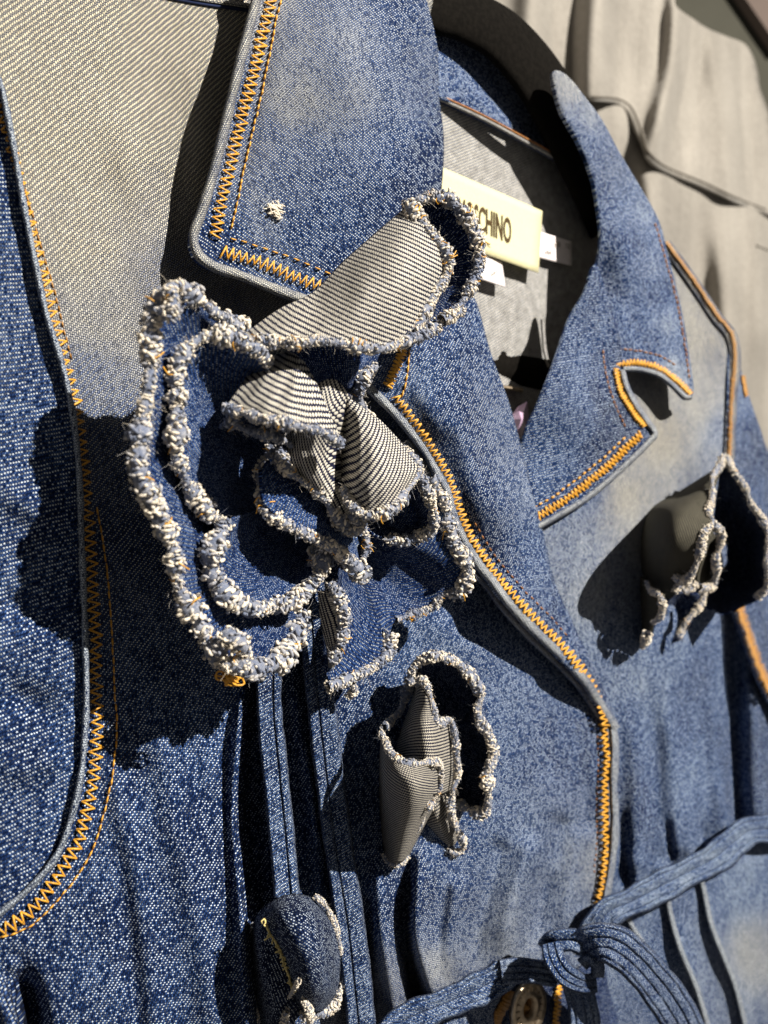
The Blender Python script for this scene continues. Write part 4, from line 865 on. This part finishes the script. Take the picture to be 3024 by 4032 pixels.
rimG = [(1700, 1880, .034), (1722, 1930, .035), (1752, 1975, .036), (1765, 2060, .036), (1788, 2140, .036), (1832, 2210, .036), (1836, 2270, .034), (1806, 2330, .030), (1745, 2335, .027), (1702, 2392, .024), (1640, 2415, .022), (1560, 2440, .022), (1535, 2500, .023), (1525, 2570, .024), (1470, 2625, .025), (1400, 2660, .026), (1320, 2695, .026), (1280, 2640, .022), (1270, 2500, .018)]
pG = bowl('petal', rimG, (1360, 2130), [(0, 1), (.08, .94), (.2, .86), (.4, .70), (.62, .5), (.88, .2)], [M_DARK, M_REV], fl1, hc=.012, wear=.36, warm=0, nu=140, rot=-8, wrinkle=.0005, label='large lower right petal lying on the lapel')
fray(pG, rimG[:9], r=25, cream=.60)
fray(pG, rimG[8:12], r=16, cream=.38, orange=.8)
fray(pG, rimG[12:17] + [(1290, 2705, .026)], r=24, cream=.50, orange=.3)
fray(pG, [(1385, 2690, .024), (1395, 2720, .022), (1368, 2745, .020)], r=14, cream=.75, orange=0)
pG2 = patch('petal_fold', [[(1250, 2330, .024), (1280, 2325, .026), (1312, 2300, .028)], [(1262, 2450, .022), (1300, 2440, .027), (1335, 2430, .029)], [(1285, 2560, .022), (1305, 2560, .026), (1328, 2555, .028)], [(1292, 2630, .022), (1305, 2630, .025), (1318, 2625, .026)]], [M_REV, M_DARK], fl1, nu=20, nv=40, rot=78, label='narrow striped fold')
fray(pG2, [(1300, 2290, .030), (1322, 2330, .031), (1350, 2400, .032), (1352, 2470, .031), (1345, 2530, .030), (1325, 2580, .029), (1300, 2610, .028)], r=24, cream=.52, orange=.05)
# striped top petal and its blue lobe
rimH2 = [(1600, 830, .038), (1650, 790, .040), (1700, 775, .041), (1750, 775, .042), (1800, 815, .044), (1850, 875, .045), (1880, 945, .046), (1888, 1010, .047), (1875, 1080, .047), (1838, 1160, .047), (1800, 1220, .047), (1755, 1265, .047), (1690, 1305, .046)]
pH2 = bowl('petal', rimH2, (1600, 1080), [(0, 1), (.1, .92), (.25, .8), (.5, .62), (.85, .5)], [M_DARK, M_REV], fl1, hc=.010, wear=.10, warm=0, nu=90, rot=30, label='dark blue lobe behind the striped top petal')
fray(pH2, rimH2, r=25, cream=.46, orange=.7)
fray(pH2, [(1740, 1260, .048), (1790, 1235, .049), (1825, 1225, .049)], r=20, cream=.72, orange=0)
pH = patch('petal', [[(955, 1318, .036), (1100, 1215, .037), (1230, 1150, .037), (1350, 1030, .039), (1480, 915, .042), (1600, 812, .044)], [(970, 1327, .041), (1120, 1260, .045), (1270, 1210, .049), (1420, 1090, .055), (1550, 980, .058), (1668, 880, .054)], [(980, 1335, .045), (1150, 1310, .052), (1300, 1285, .057), (1470, 1180, .063), (1620, 1090, .063), (1752, 1000, .057)], [(985, 1345, .046), (1150, 1362, .054), (1320, 1350, .060), (1480, 1372, .062), (1612, 1330, .061), (1705, 1165, .058)]],
    [M_REV, M_DARK], fl1, nu=90, nv=50, plane=-9, wrinkle=.0003, label='big striped petal standing up at the top of the flower')
fray(pH, [(1608, 800, .046), (1640, 850, .050), (1685, 905, .055), (1735, 965, .057), (1768, 1030, .058), (1755, 1095, .058), (1715, 1150, .058), (1685, 1210, .059), (1650, 1270, .060), (1632, 1310, .061)], r=22, cream=.66, orange=.8)
fray(pH, [(1700, 1310, .060), (1640, 1325, .061), (1580, 1350, .061), (1500, 1372, .062), (1420, 1368, .061), (1330, 1350, .060), (1250, 1342, .058), (1180, 1352, .056), (1110, 1352, .052), (1040, 1345, .048), (985, 1338, .046)], r=22, cream=.55, orange=.5)
pI = patch('petal', [[(1130, 1380, .016), (1270, 1330, .024), (1500, 1360, .022)], [(1200, 1450, .016), (1330, 1450, .030), (1480, 1440, .022)], [(1260, 1530, .012), (1370, 1535, .024), (1445, 1500, .016)]], [M_DARK, M_REV], fl1, nu=30, nv=20, wear=.32, warm=0, rot=40, label='blue petal showing under the striped top petal')
fray(fl1, [(1480, 1440, .026), (1430, 1490, .026), (1412, 1550, .024), (1428, 1620, .020), (1455, 1680, .018), (1490, 1740, .018)], r=24, cream=.42, orange=.1)
fray(fl1, [(1560, 1740, .024), (1610, 1790, .024), (1650, 1830, .026)], r=18, cream=.36, orange=.3)
# hanging stems of the flower
cs = ribbed(104, .0060, (.36,), n=30, base=-.004)
sweep('stem', [(1078, 2360, .004), (1062, 2600, .006), (1062, 2800, .006), (1085, 3050, .007), (1112, 3320, .010), (1130, 3530, .014)], cs, [M_CORD], fl1, step=10, wear=.42, warm=0, wob=.02, rot=-24, label='left hanging denim strip')
sweep('stem', [(1215, 2250, .010), (1238, 2450, .009), (1258, 2700, .008), (1290, 3000, .007), (1335, 3350, .007), (1385, 3680, .008), (1430, 4100, .008)], ribbed(118, .0062, (.6,), n=30, base=-.004), [M_CORD], fl1, step=10, wear=.42, warm=0, wob=.02, rot=-24, label='right hanging denim strip')
# rolled bud at the end of the stem
eb = patch('end_bud', [[(1052, 3560, .020), (1110, 3528, .024), (1180, 3520, .025), (1262, 3545, .022)], [(1042, 3630, .026), (1120, 3600, .036), (1230, 3600, .038), (1312, 3625, .024)], [(1072, 3700, .027), (1150, 3690, .041), (1250, 3690, .042), (1338, 3710, .024)], [(1118, 3800, .028), (1190, 3800, .042), (1270, 3800, .042), (1340, 3820, .024)], [(1150, 3900, .026), (1210, 3905, .038), (1280, 3900, .037), (1330, 3910, .022)], [(1185, 3985, .020), (1220, 3995, .026), (1260, 3985, .026), (1300, 3965, .018)]],
    [M_CORD], fl1, nu=44, nv=50, wear=.24, warm=0, rot=-8, label='folded denim bud at the end of the left strip')
patch('bud_underside', [[(1054, 3562, .020), (1020, 3590, .016), (995, 3640, .006)], [(1044, 3632, .026), (1010, 3680, .020), (985, 3720, .006)], [(1074, 3702, .027), (1020, 3760, .022), (990, 3800, .006)], [(1120, 3802, .028), (1040, 3860, .024), (1000, 3900, .006)], [(1152, 3902, .026), (1070, 3960, .024), (1010, 4000, .006)], [(1190, 3990, .020), (1120, 4060, .020), (1020, 4110, .006)]], [M_CORD], eb, nu=24, nv=40, wear=.12, warm=0, rot=50)
ys = cr([(1040, 3618, .028), (1056, 3660, .028), (1076, 3694, .029), (1100, 3740, .030), (1120, 3800, .030), (1140, 3850, .029), (1150, 3900, .028)], step=8)
V, F = tube(W(ys[:, 0] + rng.normal(size=len(ys)) * 1.5, ys[:, 1], ys[:, 2] + .0006), .00035, 6); new_obj('yellow_thread', V, F, M_YEL, eb)
mb = MB()
for k in range(len(ys) - 1):
    if rng.random() < .5:
        p = ys[k]; q = np.array([p, p + [rng.normal() * 8, 9, .0008], p + [rng.normal() * 12, 18, 0]]); V, F = tube(W(q[:, 0], q[:, 1], q[:, 2] + .001), .00022, 5); mb.add(V, F)
mb.build('thread_loops', M_YEL, eb, kind='stuff')
fray(eb, [(1240, 3530, .026), (1275, 3555, .028), (1300, 3600, .027), (1322, 3650, .026), (1332, 3700, .026), (1342, 3750, .024)], r=11, cream=.8, orange=0)
fray(eb, [(1330, 3880, .024), (1325, 3930, .022), (1290, 3975, .022), (1240, 3992, .024), (1190, 4000, .022)], r=16, cream=.6, orange=0)
fray(eb, [(1195, 3935, .034), (1212, 3970, .034), (1222, 4010, .030), (1218, 4040, .028)], r=12, cream=.95, orange=0)
fray(eb, [(1178, 3860, .040), (1160, 3890, .036), (1140, 3925, .032)], r=9, cream=.95, orange=0)
fray(eb, [(1130, 3980, .026), (1120, 4020, .024), (1140, 4080, .022)], r=16, cream=.5, orange=0)
fray(eb, [(975, 3640, .006), (962, 3720, .006), (970, 3800, .007), (985, 3890, .007), (1010, 4000, .008), (1030, 4090, .008)], r=14, cream=.5, orange=.1)

# ================================================================== SMALL ROSEBUD
fl2 = thing('fabric_flower', 'small rolled denim rosebud on the near chest below the large flower', 'flower', W(1720, 3000, .006), 'denim flowers pinned to the jacket')
rimR = [(1612, 2690, .018), (1622, 2640, .020), (1655, 2605, .022), (1707, 2583, .026), (1762, 2592, .028), (1810, 2618, .030), (1848, 2655, .031), (1882, 2705, .031), (1892, 2750, .031), (1878, 2795, .031), (1892, 2840, .031), (1916, 2880, .031), (1936, 2925, .031), (1943, 2975, .031), (1926, 3020, .031), (1916, 3070, .031), (1924, 3120, .030), (1922, 3165, .028), (1905, 3205, .026), (1868, 3198, .022), (1830, 3178, .018), (1805, 3165, .014)]
pR = bowl('petal', rimR, (1740, 2930), [(0, 1), (.06, .82), (.15, .55), (.35, .25), (.7, .08)], [M_DARK, M_REV], fl2, hc=.007, wear=.06, warm=0, nu=120, label='dark outer petal curling round the right')
fray(pR, rimR, r=19, cream=.62, orange=.12)
pr1 = patch('petal', [[(1640, 2690, .018), (1650, 2674, .026), (1662, 2672, .029), (1674, 2680, .030)], [(1612, 2780, .010), (1640, 2770, .028), (1682, 2775, .036), (1714, 2794, .034)], [(1576, 2880, .006), (1620, 2868, .032), (1700, 2866, .040), (1780, 2864, .022)], [(1552, 2980, .004), (1620, 2985, .032), (1710, 2995, .040), (1800, 2990, .014)], [(1560, 3110, .004), (1630, 3125, .028), (1715, 3130, .034), (1790, 3110, .010)]], [M_REVF, M_DARK], fl2, nu=36, nv=56, rot=-4, label='striped inner roll')
fray(pr1, [(1648, 2700, .024), (1660, 2675, .030), (1680, 2700, .033), (1695, 2740, .035), (1708, 2790, .037), (1712, 2835, .037), (1740, 2845, .034)], r=14, cream=.60, orange=.05)
fray(pr1, [(1745, 2838, .030), (1775, 2835, .028), (1788, 2880, .027), (1792, 2940, .025), (1800, 3000, .024), (1800, 3060, .022), (1785, 3110, .022), (1775, 3150, .020), (1775, 3200, .020)], r=15, cream=.46, orange=.1)
fray(pr1, [(1640, 2650, .018), (1612, 2700, .016), (1592, 2755, .015), (1575, 2805, .014), (1540, 2835, .016), (1515, 2865, .020)], r=16, cream=.38, orange=.15)
pr2 = patch('petal', [[(1500, 2890, .020), (1530, 2962, .034), (1580, 2998, .042), (1655, 3012, .044), (1735, 3008, .034)], [(1492, 3000, .010), (1520, 3030, .034), (1585, 3065, .048), (1665, 3080, .050), (1742, 3060, .028)], [(1492, 3115, .006), (1520, 3130, .030), (1580, 3155, .046), (1655, 3165, .046), (1730, 3140, .022)], [(1498, 3245, .004), (1525, 3250, .024), (1570, 3262, .036), (1625, 3265, .034), (1680, 3235, .014)], [(1508, 3385, .002), (1530, 3394, .014), (1556, 3398, .020), (1585, 3394, .018), (1612, 3368, .006)]], [M_REVF, M_DARK], fl2, nu=44, nv=60, rot=6, label='striped lower roll')
fray(pr2, [(1500, 2888, .026), (1522, 2925, .033), (1535, 2962, .037), (1580, 2998, .042), (1625, 3010, .044), (1675, 3002, .043), (1725, 3002, .040), (1740, 3030, .037)], r=14, cream=.66, orange=.05)
fray(pr2, [(1738, 3050, .036), (1728, 3110, .033), (1690, 3165, .030), (1672, 3205, .026), (1640, 3270, .022), (1600, 3300, .018), (1590, 3350, .014)], r=8, cream=.55, orange=1.0)
fray(pr2, [(1675, 3160, .038), (1690, 3180, .038), (1700, 3165, .037)], r=11, cream=.6, orange=.2)
fray(pr2, [(1590, 3290, .026), (1600, 3320, .024), (1612, 3290, .022)], r=11, cream=.75, orange=.2)
fray(pr2, [(1515, 3370, .010), (1540, 3398, .014), (1575, 3400, .016), (1600, 3375, .012)], r=12, cream=.55, orange=.1)
pr3 = patch('petal', [[(1640, 3130, .006), (1710, 3130, .018), (1785, 3120, .012)], [(1650, 3215, .005), (1722, 3230, .016), (1790, 3220, .012)], [(1690, 3285, .004), (1755, 3305, .012), (1812, 3290, .010)], [(1735, 3350, .003), (1780, 3356, .008), (1822, 3348, .007)]], [M_REVF, M_DARK], fl2, nu=24, nv=30, rot=-30, label='pointed tip below the rolls')
fray(pr3, [(1768, 3130, .020), (1775, 3200, .019), (1790, 3245, .018), (1812, 3290, .016), (1826, 3335, .014), (1800, 3358, .012), (1765, 3350, .012)], r=16, cream=.62, orange=.05)

# ================================================================== FAR FLOWER
fl3 = thing('fabric_flower', 'dark shaded denim flower with pale frayed rims on the far chest', 'flower', W(2750, 2150, .008), 'denim flowers pinned to the jacket')
q1 = patch('petal', [[(2816, 1845, .012), (2832, 1828, .022), (2850, 1800, .032)], [(2684, 1928, .008), (2740, 1930, .038), (2812, 1915, .048)], [(2550, 2012, .006), (2650, 2020, .046), (2805, 2045, .058)], [(2513, 2152, .006), (2620, 2150, .046), (2762, 2150, .056)], [(2528, 2280, .010), (2610, 2292, .030), (2728, 2258, .048)], [(2600, 2340, .014), (2640, 2358, .024), (2690, 2302, .038)]], [M_REVD, M_DARK], fl3, nu=40, nv=60, rot=60, label='large petal turned to the left, its shade put into the colour')
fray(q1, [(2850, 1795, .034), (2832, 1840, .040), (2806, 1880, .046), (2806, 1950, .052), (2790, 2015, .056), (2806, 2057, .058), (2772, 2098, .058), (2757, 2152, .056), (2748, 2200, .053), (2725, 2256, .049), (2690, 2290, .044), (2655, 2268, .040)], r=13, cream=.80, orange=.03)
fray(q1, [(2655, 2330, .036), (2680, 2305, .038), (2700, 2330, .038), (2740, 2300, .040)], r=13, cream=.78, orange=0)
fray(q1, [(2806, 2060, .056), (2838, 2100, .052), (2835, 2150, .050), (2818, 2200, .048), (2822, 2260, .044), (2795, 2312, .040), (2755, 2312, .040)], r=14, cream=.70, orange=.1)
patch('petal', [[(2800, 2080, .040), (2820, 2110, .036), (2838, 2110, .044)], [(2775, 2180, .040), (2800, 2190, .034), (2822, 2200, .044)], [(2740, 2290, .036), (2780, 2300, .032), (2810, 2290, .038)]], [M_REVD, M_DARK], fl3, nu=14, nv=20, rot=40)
rimQ = [(2838, 1795, .030), (2862, 1800, .036), (2885, 1850, .042), (2905, 1880, .045), (2935, 1925, .048), (2958, 1985, .050), (2992, 2030, .052), (3018, 2085, .053), (3024, 2140, .053), (3016, 2200, .052), (3022, 2260, .050), (3018, 2310, .048), (2980, 2355, .042), (2915, 2385, .034), (2855, 2412, .026), (2780, 2385, .020), (2760, 2340, .016)]
q2 = bowl('petal', rimQ, (2800, 2180), [(0, 1), (.08, .8), (.2, .5), (.4, .22), (.7, .1)], [M_DARK, M_REV], fl3, hc=.010, wear=.02, warm=0, nu=110, label='black-blue hollow petal')
fray(q2, rimQ[1:13], r=12, cream=.80, orange=.04)
fray(q2, [(2838, 1800, .034), (2850, 1830, .036), (2870, 1830, .040), (2862, 1800, .038)], r=15, cream=.85, orange=.1)
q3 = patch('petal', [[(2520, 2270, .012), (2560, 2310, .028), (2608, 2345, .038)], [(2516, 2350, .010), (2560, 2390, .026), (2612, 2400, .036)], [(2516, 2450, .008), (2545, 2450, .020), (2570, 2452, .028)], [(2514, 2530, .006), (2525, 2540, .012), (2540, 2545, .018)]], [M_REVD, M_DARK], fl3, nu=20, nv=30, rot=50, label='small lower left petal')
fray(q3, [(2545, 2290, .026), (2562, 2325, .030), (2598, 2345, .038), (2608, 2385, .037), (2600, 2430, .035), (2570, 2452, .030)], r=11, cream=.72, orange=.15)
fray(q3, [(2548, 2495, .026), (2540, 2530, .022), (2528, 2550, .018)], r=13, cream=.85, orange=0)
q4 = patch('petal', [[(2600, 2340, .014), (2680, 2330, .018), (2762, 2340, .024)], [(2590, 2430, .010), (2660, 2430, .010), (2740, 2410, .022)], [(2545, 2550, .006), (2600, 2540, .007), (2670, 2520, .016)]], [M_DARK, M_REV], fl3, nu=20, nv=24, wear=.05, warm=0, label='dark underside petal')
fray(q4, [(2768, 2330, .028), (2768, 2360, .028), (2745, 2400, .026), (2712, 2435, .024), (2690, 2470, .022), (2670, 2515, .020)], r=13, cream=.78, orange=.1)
